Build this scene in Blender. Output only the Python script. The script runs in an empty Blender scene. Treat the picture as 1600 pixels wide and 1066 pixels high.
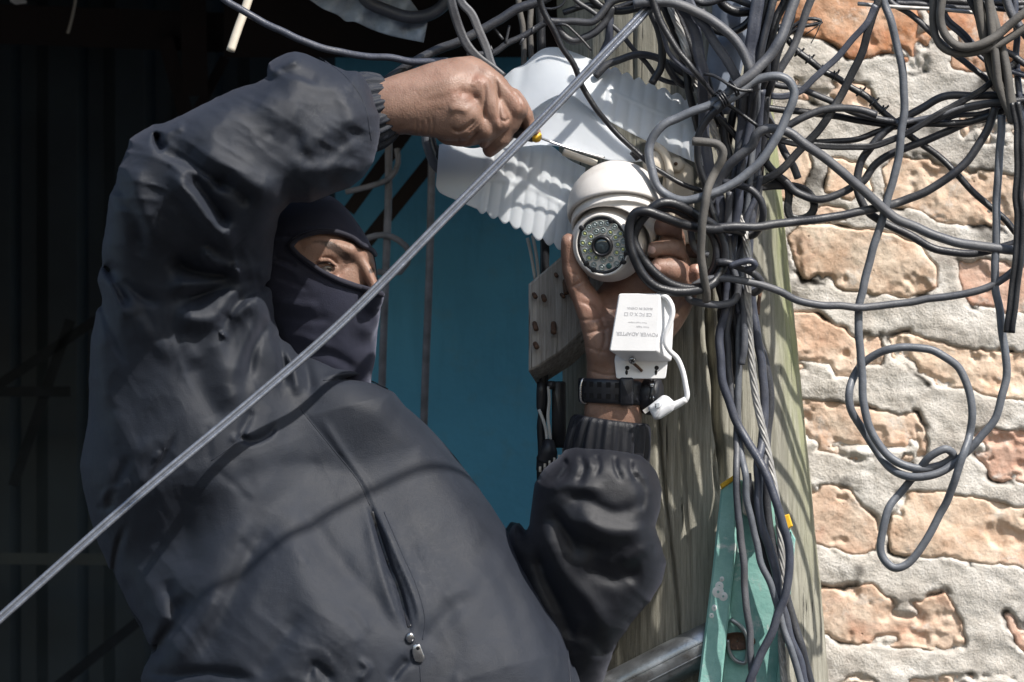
import bpy, math, random
import numpy as np
from mathutils import Vector, Matrix

random.seed(4); np.random.seed(4)
SC = bpy.context.scene
COL = SC.collection

# ------------------------------------------------------------ camera, sky, sun, exposure
CAM = np.array([0.0, 0.0, 1.7]); PITCH = math.radians(20.0)
FPX = 70.0 / 36.0 * 1600.0           # focal length in photograph pixels
DREF = 2.6                           # metres to the reference plane
KPX = DREF / FPX                     # metres per pixel in the reference plane
RIGHT = np.array([1.0, 0, 0]); FWD = np.array([0, math.cos(PITCH), math.sin(PITCH)]); UP = np.array([0, -math.sin(PITCH), math.cos(PITCH)])
cd = bpy.data.cameras.new('camera'); cam = bpy.data.objects.new('camera', cd); COL.objects.link(cam)
cam.location = CAM; cam.rotation_euler = (math.pi/2 + PITCH, 0, 0)
cd.lens = 70; cd.sensor_width = 36; cd.clip_end = 500; cd.clip_start = 0.05
cd.dof.use_dof = True; cd.dof.focus_distance = 2.6; cd.dof.aperture_fstop = 5.6; cd.dof.aperture_blades = 7
SC.camera = cam
SUN_CAM = np.array([0.52, 0.84, 0.43])        # direction to the sun: right, up, towards the viewer
sd = SUN_CAM[0]*RIGHT + SUN_CAM[1]*UP - SUN_CAM[2]*FWD; sd = sd/np.linalg.norm(sd)
ELEV = math.asin(sd[2]); AZ = math.atan2(sd[0], sd[1])
world = bpy.data.worlds.new('World'); SC.world = world; world.use_nodes = True
wn = world.node_tree.nodes; bg = wn['Background']
sky = wn.new('ShaderNodeTexSky'); sky.sky_type = 'NISHITA'; sky.sun_disc = False
sky.sun_elevation = ELEV; sky.sun_rotation = AZ
world.node_tree.links.new(sky.outputs[0], bg.inputs[0]); bg.inputs[1].default_value = 0.13
ld = bpy.data.lights.new('sun', 'SUN'); ld.energy = 4.9; ld.angle = math.radians(0.8); ld.color = (1.0, 0.95, 0.88)
sun = bpy.data.objects.new('sun', ld); COL.objects.link(sun); sun.location = (2, -3, 8)
sun.rotation_euler = Vector((-sd[0], -sd[1], -sd[2])).to_track_quat('-Z', 'Y').to_euler()
SC.view_settings.view_transform = 'Standard'; SC.view_settings.look = 'None'
SC.view_settings.exposure = 0.36; SC.view_settings.gamma = 1.0; SC.view_settings.use_curve_mapping = False
SC.cycles.max_bounces = 8; SC.cycles.transparent_max_bounces = 12

# ------------------------------------------------------------ helpers
def W(P):
    """local frame (x right, y down, z towards the viewer, units of 0.84 mm) to world metres"""
    P = np.asarray(P, float).reshape(-1, 3)
    d = DREF - P[:, 2]*KPX
    return CAM + (d[:, None])*(RIGHT*((P[:, 0:1]-800)/FPX) + UP*((533-P[:, 1:2])/FPX) + FWD)
def setp(o, label=None, cat=None, group=None, kind=None):
    if label: o['label'] = label
    if cat: o['category'] = cat
    if group: o['group'] = group
    if kind: o['kind'] = kind
    return o
def thing(name, at, label, cat, group=None, kind=None):
    o = bpy.data.objects.new(name, None); COL.objects.link(o)
    o.empty_display_size = 0.02
    o.location = Vector(W(at)[0]); return setp(o, label, cat, group, kind)
def mob(name, P, F, mat, parent=None, smooth=True, attrs=None, world=False, mats=None, midx=None):
    """link a mesh object from points in the local frame"""
    P = np.asarray(P, float).reshape(-1, 3)
    V = P if world else W(P)
    if parent is not None: org = np.array(parent.matrix_world_org if False else ORG[parent.name])
    else: org = np.array([V[:, 0].mean(), V[:, 1].mean(), V[:, 2].min()])
    me = bpy.data.meshes.new(name)
    if isinstance(F, np.ndarray):
        n = len(F); k = F.shape[1]
        me.vertices.add(len(V)); me.vertices.foreach_set('co', (V-org).astype(np.float32).ravel())
        me.loops.add(n*k); me.loops.foreach_set('vertex_index', F.astype(np.int32).ravel())
        me.polygons.add(n); me.polygons.foreach_set('loop_start', (np.arange(n)*k).astype(np.int32))
        try: me.polygons.foreach_set('loop_total', np.full(n, k, np.int32))
        except Exception: pass
        me.update(calc_edges=True)
    else:
        me.from_pydata([tuple(v) for v in (V-org)], [], F); me.update()
    at = me.attributes.new('tc', 'FLOAT_VECTOR', 'POINT')
    T = (P if not world else (P-org)/KPX)/100.0
    at.data.foreach_set('vector', T.astype(np.float32).ravel())
    if attrs:
        for k_, v_ in attrs.items():
            v_ = np.asarray(v_, np.float32)
            if v_.ndim == 1:
                a = me.attributes.new(k_, 'FLOAT', 'POINT'); a.data.foreach_set('value', v_)
            else:
                a = me.attributes.new(k_, 'FLOAT_VECTOR', 'POINT'); a.data.foreach_set('vector', v_.ravel())
    for m in (mats or [mat]): me.materials.append(m)
    if midx is not None: me.polygons.foreach_set('material_index', np.asarray(midx, np.int32))
    me.polygons.foreach_set('use_smooth', np.full(len(me.polygons), bool(smooth)))
    me.update()
    o = bpy.data.objects.new(name, me); COL.objects.link(o)
    if parent is not None:
        o.parent = parent; ORG[o.name] = org
        if parent.name in ISMESH: pass
    else:
        o.location = org; ORG[o.name] = org
    ISMESH.add(o.name)
    return o
ORG = {}; ISMESH = set()
def root(name, at, label, cat, group=None, kind=None):
    o = thing(name, at, label, cat, group, kind); ORG[o.name] = np.array(o.location); return o

def vnoise(x, y, seed=0):
    xi = np.floor(x).astype(np.int64); yi = np.floor(y).astype(np.int64)
    fx = x-xi; fy = y-yi; fx = fx*fx*(3-2*fx); fy = fy*fy*(3-2*fy)
    def h(a, b):
        n = (a*374761393 + b*668265263 + seed*974711) & 0xffffffff
        n = ((n ^ (n >> 13))*1274126177) & 0xffffffff
        return ((n ^ (n >> 16)) & 0xffff)/65535.0
    return (h(xi, yi)*(1-fx)+h(xi+1, yi)*fx)*(1-fy)+(h(xi, yi+1)*(1-fx)+h(xi+1, yi+1)*fx)*fy
def fbm(x, y, s, oct=4, seed=0):
    r = 0; a = 1; t = 0
    for i in range(oct):
        r = r+a*vnoise(x/s, y/s, seed+i*7); t += a; a *= .5; s = s/2.03
    return r/t
def poly_sd(poly, X, Y):
    P = np.asarray(poly, float); Q = np.roll(P, -1, 0)
    d = np.full(X.shape, 1e18); ins = np.zeros(X.shape, bool)
    for (ax, ay), (bx, by) in zip(P, Q):
        ex, ey = bx-ax, by-ay; L = ex*ex+ey*ey+1e-9
        t = np.clip(((X-ax)*ex+(Y-ay)*ey)/L, 0, 1)
        d = np.minimum(d, (X-ax-t*ex)**2+(Y-ay-t*ey)**2)
        c = ((ay > Y) != (by > Y))
        if ey != 0: ins ^= c & (X < ax+(Y-ay)*ex/ey)
    d = np.sqrt(d); return np.where(ins, -d, d)
def crom(pts, step=5.0, closed=False):
    """smooth curve through points"""
    P = np.asarray(pts, float)
    if len(P) == 2: 
        n = max(2, int(np.linalg.norm(P[1]-P[0])/step)); t = np.linspace(0, 1, n+1)[:, None]; return P[0]*(1-t)+P[1]*t
    if closed: A = np.vstack([P[-1], P, P[0], P[1]])
    else: A = np.vstack([2*P[0]-P[1], P, 2*P[-1]-P[-2]])
    out = []
    for i in range(1, len(A)-2):
        p0, p1, p2, p3 = A[i-1:i+3]
        def tj(a, b): return max(np.linalg.norm((b-a)[:3]), 1e-6)**0.5
        t0 = 0; t1 = t0+tj(p0, p1); t2 = t1+tj(p1, p2); t3 = t2+tj(p2, p3)
        n = max(2, int(np.linalg.norm(p2-p1)/step)); t = np.linspace(t1, t2, n, endpoint=False)[:, None]
        A1 = (t1-t)/(t1-t0)*p0+(t-t0)/(t1-t0)*p1; A2 = (t2-t)/(t2-t1)*p1+(t-t1)/(t2-t1)*p2; A3 = (t3-t)/(t3-t2)*p2+(t-t2)/(t3-t2)*p3
        B1 = (t2-t)/(t2-t0)*A1+(t-t0)/(t2-t0)*A2; B2 = (t3-t)/(t3-t1)*A2+(t-t1)/(t3-t1)*A3
        out.append((t2-t)/(t2-t1)*B1+(t-t1)/(t2-t1)*B2)
    out = np.vstack(out+[P[-1:]] if not closed else out)
    return out
def sect(kind, n=12):
    if kind == 'round': a = np.linspace(0, 2*np.pi, n, endpoint=False); return np.c_[np.cos(a), np.sin(a)]
    if kind == 'twin':
        a = np.radians(np.linspace(-164, 164, 15)); R = np.c_[1.08+np.cos(a), np.sin(a)]; L = np.c_[-1.08-np.cos(a), -np.sin(a)]
        return np.vstack([R, L])
    if kind == 'flat':
        a = np.linspace(0, 2*np.pi, 24, endpoint=False); c, s = np.cos(a), np.sin(a)
        return np.c_[np.sign(c)*np.abs(c)**.75*1.45, np.sign(s)*np.abs(s)**.8*.6*(1+.10*np.cos(3*a*2))]
    if kind == 'strand':
        a = np.linspace(0, 2*np.pi, 42, endpoint=False); r = 0.82+0.2*np.abs(np.cos(3.5*a)); return np.c_[r*np.cos(a), r*np.sin(a)]
def sweep(pts, r, kind='round', step=5.0, twist=0.0, rad=None, n=12, closed=False, caps=True, wob=0.0, seed=0):
    C = crom(pts, step, closed); m = len(C)
    if wob:
        s = np.arange(m)*step; rn = np.random.RandomState(seed)
        for ax in range(3):
            C[:, ax] += wob*(vnoise(s/34., s*0+seed, seed+ax)-.5)*2*np.minimum(1, np.minimum(np.arange(m), np.arange(m)[::-1])/4.0)
    T = np.gradient(C, axis=0) if not closed else (np.roll(C, -1, 0)-np.roll(C, 1, 0)); T /= np.linalg.norm(T, axis=1)[:, None]+1e-9
    N = np.zeros_like(C); z = np.array([0, 0, 1.]); n0 = np.cross(T[0], z)
    if np.linalg.norm(n0) < .1: n0 = np.cross(T[0], [0, 1., 0])
    n0 /= np.linalg.norm(n0); N[0] = n0
    for i in range(1, m):
        v = N[i-1]-T[i]*np.dot(N[i-1], T[i]); N[i] = v/(np.linalg.norm(v)+1e-9)
    B = np.cross(T, N); S = sect(kind, n); k = len(S)
    ph = twist*np.arange(m)*step
    R = np.full(m, float(r)) if rad is None else np.interp(np.linspace(0, 1, m), np.linspace(0, 1, len(rad)), rad)
    u = S[None, :, 0]*np.cos(ph)[:, None]-S[None, :, 1]*np.sin(ph)[:, None]
    v = S[None, :, 0]*np.sin(ph)[:, None]+S[None, :, 1]*np.cos(ph)[:, None]
    P = C[:, None]+N[:, None]*(u*R[:, None])[..., None]+B[:, None]*(v*R[:, None])[..., None]
    P = P.reshape(-1, 3); i = np.arange(m if closed else m-1)[:, None]; j = np.arange(k)[None]
    F = np.stack([i*k+j, i*k+(j+1) % k, ((i+1) % m)*k+(j+1) % k, ((i+1) % m)*k+j], -1).reshape(-1, 4)
    if caps and not closed:
        P = np.vstack([P, C[:1]-T[:1]*R[0]*.15, C[-1:]+T[-1:]*R[-1]*.15]); a, b = len(P)-2, len(P)-1; jj = np.arange(k)
        c1 = np.stack([jj*0+a, (jj+1) % k, jj, jj*0+a], -1); c2 = np.stack([jj*0+b, (m-1)*k+jj, (m-1)*k+(jj+1) % k, jj*0+b], -1)
        F = [tuple(f) for f in F]+[tuple(f[:3]) for f in c1]+[tuple(f[:3]) for f in c2]
    return P, F
def tube(name, pts, r, mat, parent=None, **k):
    P, F = sweep(pts, r, **k); return mob(name, P, F, mat, parent)
def frame_of(a):
    a = np.asarray(a, float); a /= np.linalg.norm(a); t = np.array([0, 0, 1.]) if abs(a[2]) < .9 else np.array([0, 1., 0])
    u = np.cross(a, t); u /= np.linalg.norm(u); return a, u, np.cross(a, u)
def lathe(c, axis, prof, n=48, sx=1.0, sy=1.0, rot=0.0):
    a, u, v = frame_of(axis); th = np.linspace(0, 2*np.pi, n, endpoint=False)+rot; c = np.asarray(c, float)
    P = []; 
    for t, r in prof: P.append(c+a*t+u*(np.cos(th)*r*sx)[:, None]+v*(np.sin(th)*r*sy)[:, None])
    m = len(prof); P = np.vstack(P); i = np.arange(m-1)[:, None]; j = np.arange(n)[None]
    F = np.stack([i*n+j, i*n+(j+1) % n, (i+1)*n+(j+1) % n, (i+1)*n+j], -1).reshape(-1, 4)
    return P, F
def prism(poly, z0, z1, bev=1.5, back=(0, 0)):
    """solid of a flat outline with bevelled edges; back shifts the rear face"""
    P = np.asarray(poly, float); n = len(P); c = P.mean(0)
    ar = np.sum(P[:, 0]*np.roll(P[:, 1], -1)-np.roll(P[:, 0], -1)*P[:, 1])
    if ar < 0: P = P[::-1]
    def inset(Q, b):
        e1 = Q-np.roll(Q, 1, 0); e2 = np.roll(Q, -1, 0)-Q
        n1 = np.c_[-e1[:, 1], e1[:, 0]]/(np.linalg.norm(e1, axis=1)[:, None]+1e-9); n2 = np.c_[-e2[:, 1], e2[:, 0]]/(np.linalg.norm(e2, axis=1)[:, None]+1e-9)
        nn = n1+n2; nn /= np.maximum(0.35, (nn**2).sum(1)/2)[:, None]; return Q+nn*b
    bk = np.asarray(back, float); s = np.sign(z1-z0)
    L = [np.c_[inset(P, bev), np.full(n, z1)], np.c_[P, np.full(n, z1-s*bev)], np.c_[P+bk, np.full(n, z0+s*bev)], np.c_[inset(P, bev)+bk, np.full(n, z0)]]
    V = np.vstack(L); F = [tuple(range(n)), tuple(range(4*n-1, 3*n-1, -1))]
    for k in range(3):
        for j in range(n): F.append((k*n+j, (k+1)*n+j, (k+1)*n+(j+1) % n, k*n+(j+1) % n))
    return V, F
def rrect(x0, y0, x1, y1, r=4, n=4):
    out = []
    for cx, cy, a0 in ((x1-r, y0+r, -90), (x1-r, y1-r, 0), (x0+r, y1-r, 90), (x0+r, y0+r, 180)):
        for i in range(n+1):
            a = math.radians(a0+90*i/n); out.append((cx+r*math.cos(a), cy+r*math.sin(a)))
    return out
def join(parts):
    V = []; F = []; o = 0
    for p, f in parts:
        V.append(np.asarray(p)); F += [tuple(int(i)+o for i in q) for q in f]; o += len(p)
    return np.vstack(V), F

# ---- implicit modelling: distance functions, meshed by surface nets
def cap(P, a, b, ra, rb, zs=1.0):
    a = np.array(a, float); b = np.array(b, float); Q = P.copy()
    if zs != 1.0:
        zc = (a[2]+b[2])/2; Q[:, 2] = zc+(Q[:, 2]-zc)/zs; 
    ab = b-a; t = np.clip(((Q-a)@ab)/(ab@ab+1e-9), 0, 1)
    d = np.linalg.norm(Q-a-t[:, None]*ab, axis=1)-(ra+(rb-ra)*t)
    return d*min(1.0, zs)
def ell(P, c, r):
    q = (P-np.array(c, float))/np.array(r, float); k0 = np.linalg.norm(q, axis=1); k1 = np.linalg.norm(q/np.array(r, float), axis=1)+1e-9
    return k0*(k0-1.0)/k1
def smin(a, b, k):
    h = np.maximum(k-np.abs(a-b), 0)/k; return np.minimum(a, b)-h*h*k*.25
def smax(a, b, k): return -smin(-a, -b, k)
def rint(a, b, r):
    return np.minimum(-r, np.maximum(a, b))+np.hypot(np.maximum(a+r, 0), np.maximum(b+r, 0))
class Field2D:
    def __init__(s, x0, y0, x1, y1, g): s.x0, s.y0, s.g = x0, y0, g; s.xs = np.arange(x0, x1+g, g, dtype=float); s.ys = np.arange(y0, y1+g, g, dtype=float); s.X, s.Y = np.meshgrid(s.xs, s.ys); s.A = np.zeros(s.X.shape)
    def __call__(s, x, y):
        u = np.clip((x-s.x0)/s.g, 0, s.A.shape[1]-1.001); v = np.clip((y-s.y0)/s.g, 0, s.A.shape[0]-1.001)
        i = u.astype(int); j = v.astype(int); fu = u-i; fv = v-j; A = s.A
        return (A[j, i]*(1-fu)+A[j, i+1]*fu)*(1-fv)+(A[j+1, i]*(1-fu)+A[j+1, i+1]*fu)*fv
    def stroke(s, pts, amp, w, w2=None, fade=True):
        """ridge (amp>0) or valley; w = width on its left side, w2 = on its right side (walking along it)"""
        C = crom(pts, 6.0); w2 = w2 or w; m = max(w, w2)*3
        x0, x1, y0, y1 = C[:, 0].min()-m, C[:, 0].max()+m, C[:, 1].min()-m, C[:, 1].max()+m
        i0, i1 = np.searchsorted(s.xs, [x0, x1]); j0, j1 = np.searchsorted(s.ys, [y0, y1])
        if i1 <= i0 or j1 <= j0: return
        X = s.X[j0:j1, i0:i1]; Y = s.Y[j0:j1, i0:i1]; best = np.full(X.shape, 1e18); sg = np.zeros(X.shape); tt = np.zeros(X.shape)
        n = len(C)-1
        for i in range(n):
            ax, ay = C[i][:2]; bx, by = C[i+1][:2]; ex, ey = bx-ax, by-ay; L = ex*ex+ey*ey+1e-9
            t = np.clip(((X-ax)*ex+(Y-ay)*ey)/L, 0, 1); d = (X-ax-t*ex)**2+(Y-ay-t*ey)**2; k = d < best
            best = np.where(k, d, best); sg = np.where(k, ex*(Y-ay)-ey*(X-ax), sg); tt = np.where(k, (i+t)/n, tt)
        ww = np.where(sg > 0, w, w2); f = np.exp(-best/ww**2)
        if fade: f = f*np.minimum(1, np.minimum(tt, 1-tt)*5+0.12)
        s.A[j0:j1, i0:i1] += amp*f
def surfnet(f, lo, hi, g, B=8, lip=1.6):
    lo = np.array(lo, float); hi = np.array(hi, float); nb = np.ceil((hi-lo)/(g*B)).astype(int)
    I = np.stack(np.meshgrid(*[np.arange(n) for n in nb], indexing='ij'), -1).reshape(-1, 3)
    cen = lo+(I+.5)*g*B; d = np.concatenate([f(c) for c in np.array_split(cen, max(1, len(cen)//200000+1))])
    I = I[np.abs(d) < g*B*.87*lip+6]
    S = (nb+1)*B+2; off = np.stack(np.meshgrid(*[np.arange(B+1)]*3, indexing='ij'), -1).reshape(-1, 3)
    cid = lambda a: (a[..., 0]*S[1]+a[..., 1])*S[2]+a[..., 2]
    VID = []; VP = []; Q = []
    co = np.array([[0,0,0],[0,0,1],[0,1,0],[0,1,1],[1,0,0],[1,0,1],[1,1,0],[1,1,1]])
    edges = [(0,1),(2,3),(4,5),(6,7),(0,2),(1,3),(4,6),(5,7),(0,4),(1,5),(2,6),(3,7)]
    for ch in np.array_split(I, max(1, len(I)//400+1)):
        if not len(ch): continue
        G = ch[:, None]*B+off[None]; D = f((lo+G.reshape(-1, 3)*g)).reshape(len(ch), B+1, B+1, B+1)
        c8 = np.stack([D[:, a:a+B, b:b+B, c:c+B] for a, b, c in co], -1)
        neg = c8 < 0; act = neg.any(-1) & ~neg.all(-1)
        b_, i_, j_, k_ = np.nonzero(act); cc = c8[b_, i_, j_, k_]; base = ch[b_]*B+np.stack([i_, j_, k_], -1)
        acc = np.zeros((len(cc), 3)); cnt = np.zeros(len(cc))
        for e0, e1 in edges:
            v0, v1 = cc[:, e0], cc[:, e1]; m = (v0 < 0) != (v1 < 0); t = np.where(m, v0/(v0-v1+1e-20), 0)
            acc += m[:, None]*(co[e0]+(co[e1]-co[e0])*t[:, None]); cnt += m
        VID.append(cid(base)); VP.append(lo+(base+acc/cnt[:, None])*g)
        for ax in range(3):
            sl0 = D[:, :B, :B, :B]; s1 = [slice(0, B)]*3; s1[ax] = slice(1, B+1); sl1 = D[(slice(None),)+tuple(s1)]
            b_, i_, j_, k_ = np.nonzero((sl0 < 0) != (sl1 < 0)); p = ch[b_]*B+np.stack([i_, j_, k_], -1); ng = sl0[b_, i_, j_, k_] < 0
            u = np.zeros(3, int); v = np.zeros(3, int); u[(ax+1) % 3] = 1; v[(ax+2) % 3] = 1
            q = np.stack([cid(p), cid(p-u), cid(p-u-v), cid(p-v)], -1); q[~ng] = q[~ng][:, ::-1]; Q.append(q)
    VID = np.concatenate(VID); VP = np.vstack(VP); Q = np.vstack(Q); o = np.argsort(VID); VID = VID[o]; VP = VP[o]
    ix = np.clip(np.searchsorted(VID, Q), 0, len(VID)-1); ok = (VID[ix] == Q).all(1)
    return VP, ix[ok].astype(np.int32)[:, ::-1]
def newton(f, P, it=3, e=0.5, maxs=3.0):
    for _ in range(it):
        d = f(P); g = np.stack([f(P+np.eye(3)[i]*e)-f(P-np.eye(3)[i]*e) for i in range(3)], -1)/(2*e)
        n2 = (g**2).sum(1)+1e-6; st = g*(np.clip(d/np.sqrt(n2), -maxs, maxs)/np.sqrt(n2))[:, None]; P = P-st
    return P

# ------------------------------------------------------------ materials
def mat(name): 
    m = bpy.data.materials.new(name); m.use_nodes = True; nt = m.node_tree; b = nt.nodes['Principled BSDF']; return m, nt, b
def nd(nt, t, **k):
    n = nt.nodes.new(t)
    for a, v in k.items():
        if a.startswith('i_'): n.inputs[a[2:].replace('_', ' ')].default_value = v
        else: setattr(n, a, v)
    return n
def tc(nt, scale=(1, 1, 1), name='tc', rot=(0, 0, 0)):
    a = nd(nt, 'ShaderNodeAttribute', attribute_name=name); mp = nd(nt, 'ShaderNodeMapping'); mp.inputs['Scale'].default_value = scale; mp.inputs['Rotation'].default_value = rot
    nt.links.new(a.outputs['Vector'], mp.inputs[0]); return mp.outputs[0]
def noise(nt, vec, s, det=4, rough=.55, dist=0.0):
    n = nd(nt, 'ShaderNodeTexNoise'); n.inputs['Scale'].default_value = s; n.inputs['Detail'].default_value = det; n.inputs['Roughness'].default_value = rough; n.inputs['Distortion'].default_value = dist
    nt.links.new(vec, n.inputs['Vector']); return n.outputs['Fac']
def ramp(nt, fac, stops, interp='LINEAR'):
    r = nd(nt, 'ShaderNodeValToRGB'); cr = r.color_ramp; cr.interpolation = interp
    while len(cr.elements) < len(stops): cr.elements.new(.5)
    for e, (p, c) in zip(cr.elements, stops): e.position = p; e.color = (*c, 1) if len(c) == 3 else c
    nt.links.new(fac, r.inputs[0]); return r.outputs[0]
def g3(v): return (v, v, v)
def mixc(nt, fac, a, b, mode='MIX'):
    m = nd(nt, 'ShaderNodeMix', data_type='RGBA', blend_type=mode)
    for sck, v in ((m.inputs[0], fac), (m.inputs[6], a), (m.inputs[7], b)):
        if hasattr(v, 'is_linked'): nt.links.new(v, sck)
        else: sck.default_value = v if not isinstance(v, tuple) or len(v) == 4 else (*v, 1)
    return m.outputs[2]
def math_(nt, op, a, b=0.0):
    m = nd(nt, 'ShaderNodeMath', operation=op)
    for sck, v in ((m.inputs[0], a), (m.inputs[1], b)):
        if hasattr(v, 'is_linked'): nt.links.new(v, sck)
        else: sck.default_value = v
    return m.outputs[0]
def bump(nt, b, h, dist=.001, strength=1.0, prev=None):
    n = nd(nt, 'ShaderNodeBump'); n.inputs['Strength'].default_value = strength; n.inputs['Distance'].default_value = dist
    nt.links.new(h, n.inputs['Height'])
    if prev: nt.links.new(prev, n.inputs['Normal'])
    nt.links.new(n.outputs[0], b.inputs['Normal']); return n.outputs[0]
def simple(name, col, rough=.5, metal=0.0, var=.25, s=3.0, bmp=0.0, bs=20.0, spec=.5, coat=0.0, dirt=None, ds=1.2):
    m, nt, b = mat(name); v = tc(nt); f = noise(nt, v, s, 5)
    lo = tuple(c*(1-var) for c in col); hi = tuple(min(1, c*(1+var)) for c in col)
    c = ramp(nt, f, [(.3, lo), (.7, hi)])
    if dirt:
        f2 = noise(nt, v, ds, 6, .65); k = ramp(nt, f2, [(.5, g3(0)), (.72, g3(1))]); c = mixc(nt, k, c, dirt)
    nt.links.new(c, b.inputs['Base Color'])
    rr = ramp(nt, f, [(.3, g3(max(.05, rough-.1))), (.7, g3(min(1, rough+.12)))]); nt.links.new(rr, b.inputs['Roughness'])
    b.inputs['Metallic'].default_value = metal; b.inputs['Specular IOR Level'].default_value = spec; b.inputs['Coat Weight'].default_value = coat
    if bmp: bump(nt, b, noise(nt, v, bs, 4), bmp)
    return m
M = {}
def cablemat(name, col, rough, dust, damt=.62, spec=.5):
    m, nt, b = mat(name); v = tc(nt)
    f = noise(nt, v, 6, 6, .6); f2 = noise(nt, tc(nt, (1, 1, 1)), 45, 3, .6)
    c = ramp(nt, f, [(.3, tuple(x*.82 for x in col)), (.7, tuple(x*1.2 for x in col))])
    k = ramp(nt, math_(nt, 'ADD', math_(nt, 'MULTIPLY', f2, .35), math_(nt, 'MULTIPLY', noise(nt, v, 1.1, 5, .6), .65)), [(damt-.16, g3(0)), (damt+.16, g3(.6))])
    c = mixc(nt, k, c, dust); nt.links.new(c, b.inputs['Base Color'])
    nt.links.new(ramp(nt, k, [(0, g3(rough)), (1, g3(min(1, rough+.35)))]), b.inputs['Roughness'])
    b.inputs['Specular IOR Level'].default_value = spec; bump(nt, b, math_(nt, 'ADD', f2, noise(nt, v, 14, 3)), .0006, .6); return m
M['black'] = cablemat('black_cable', (.014, .015, .019), .36, (.07, .068, .066), .66)
M['dark'] = cablemat('dark_grey_cable', (.026, .028, .036), .40, (.11, .11, .11), .60)
M['grey'] = cablemat('faded_grey_cable', (.068, .073, .088), .43, (.17, .165, .16), .58)
M['pale'] = cablemat('pale_grey_cable', (.115, .125, .145), .43, (.17, .17, .17), .66)
M['blue'] = cablemat('blue_grey_cable', (.050, .056, .078), .40, (.13, .13, .13), .66)
M['dusty'] = cablemat('dusty_brown_cable', (.075, .072, .070), .62, (.16, .145, .125), .5)
M['glossy'] = cablemat('glossy_twin_cable', (.20, .215, .25), .24, (.22, .22, .23), .80, .9); M['glossy'].node_tree.nodes['Principled BSDF'].inputs['Metallic'].default_value = .55
def strandmat():
    m, nt, b = mat('galvanised_strand'); f = noise(nt, tc(nt), 9, 5)
    nt.links.new(ramp(nt, f, [(.3, (.30, .29, .28)), (.7, (.52, .51, .49))]), b.inputs['Base Color']); b.inputs['Metallic'].default_value = .45; b.inputs['Roughness'].default_value = .5; return m
M['strand'] = strandmat()
M['white'] = simple('white_plastic', (.78, .77, .75), .38, var=.04, s=2, bmp=.0001, bs=60, dirt=(.62, .59, .55), ds=1.6)
M['cream'] = simple('cream_plastic', (.60, .54, .45), .5, var=.08, s=3, dirt=(.40, .35, .28))
M['blackp'] = simple('black_plastic', (.018, .018, .021), .35, var=.2, bmp=.0002, bs=40)
M['steel'] = simple('steel', (.50, .50, .51), .28, metal=1.0, var=.15, s=6, bmp=.0002, bs=30)
M['yellow'] = simple('yellow_plastic', (.72, .42, .03), .4, var=.2, s=8)
M['rust'] = simple('rusty_iron', (.10, .055, .035), .8, var=.45, s=12, bmp=.0008, bs=25)
M['tape'] = simple('black_tape', (.025, .025, .03), .45, var=.3, s=5, bmp=.0006, bs=12)
# ------------------------------------------------------------ large structure
def boxw(c0, c1):
    x0, y0, z0 = c0; x1, y1, z1 = c1
    V = [(x, y, z) for x in (x0, x1) for y in (y0, y1) for z in (z0, z1)]
    return np.array(V, float), [(0, 1, 3, 2), (4, 6, 7, 5), (0, 4, 5, 1), (2, 3, 7, 6), (0, 2, 6, 4), (1, 5, 7, 3)]
def beam(a, b, w, h):
    """rectangular bar between two local-frame points"""
    a = np.array(a, float); b = np.array(b, float); t, u, v = frame_of(b-a)
    V = [p+u*(su*w/2)+v*(sv*h/2) for p in (a, b) for su in (-1, 1) for sv in (-1, 1)]
    return np.array(V), [(0, 1, 3, 2), (4, 6, 7, 5), (0, 4, 5, 1), (2, 3, 7, 6), (0, 2, 6, 4), (1, 5, 7, 3)]
# ground
m, nt, b = mat('dusty_street'); f = noise(nt, tc(nt), .6, 8, .65)
nt.links.new(ramp(nt, f, [(.3, (.045, .044, .043)), (.7, (.085, .083, .08))]), b.inputs['Base Color']); b.inputs['Roughness'].default_value = .95
bump(nt, b, noise(nt, tc(nt), 4, 6), .01)
g = mob('ground', np.array([[-60, -60, 0], [60, -60, 0], [60, 60, 0], [-60, 60, 0]], float), [(0, 1, 2, 3)], m, world=True); setp(g, kind='structure')

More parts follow.
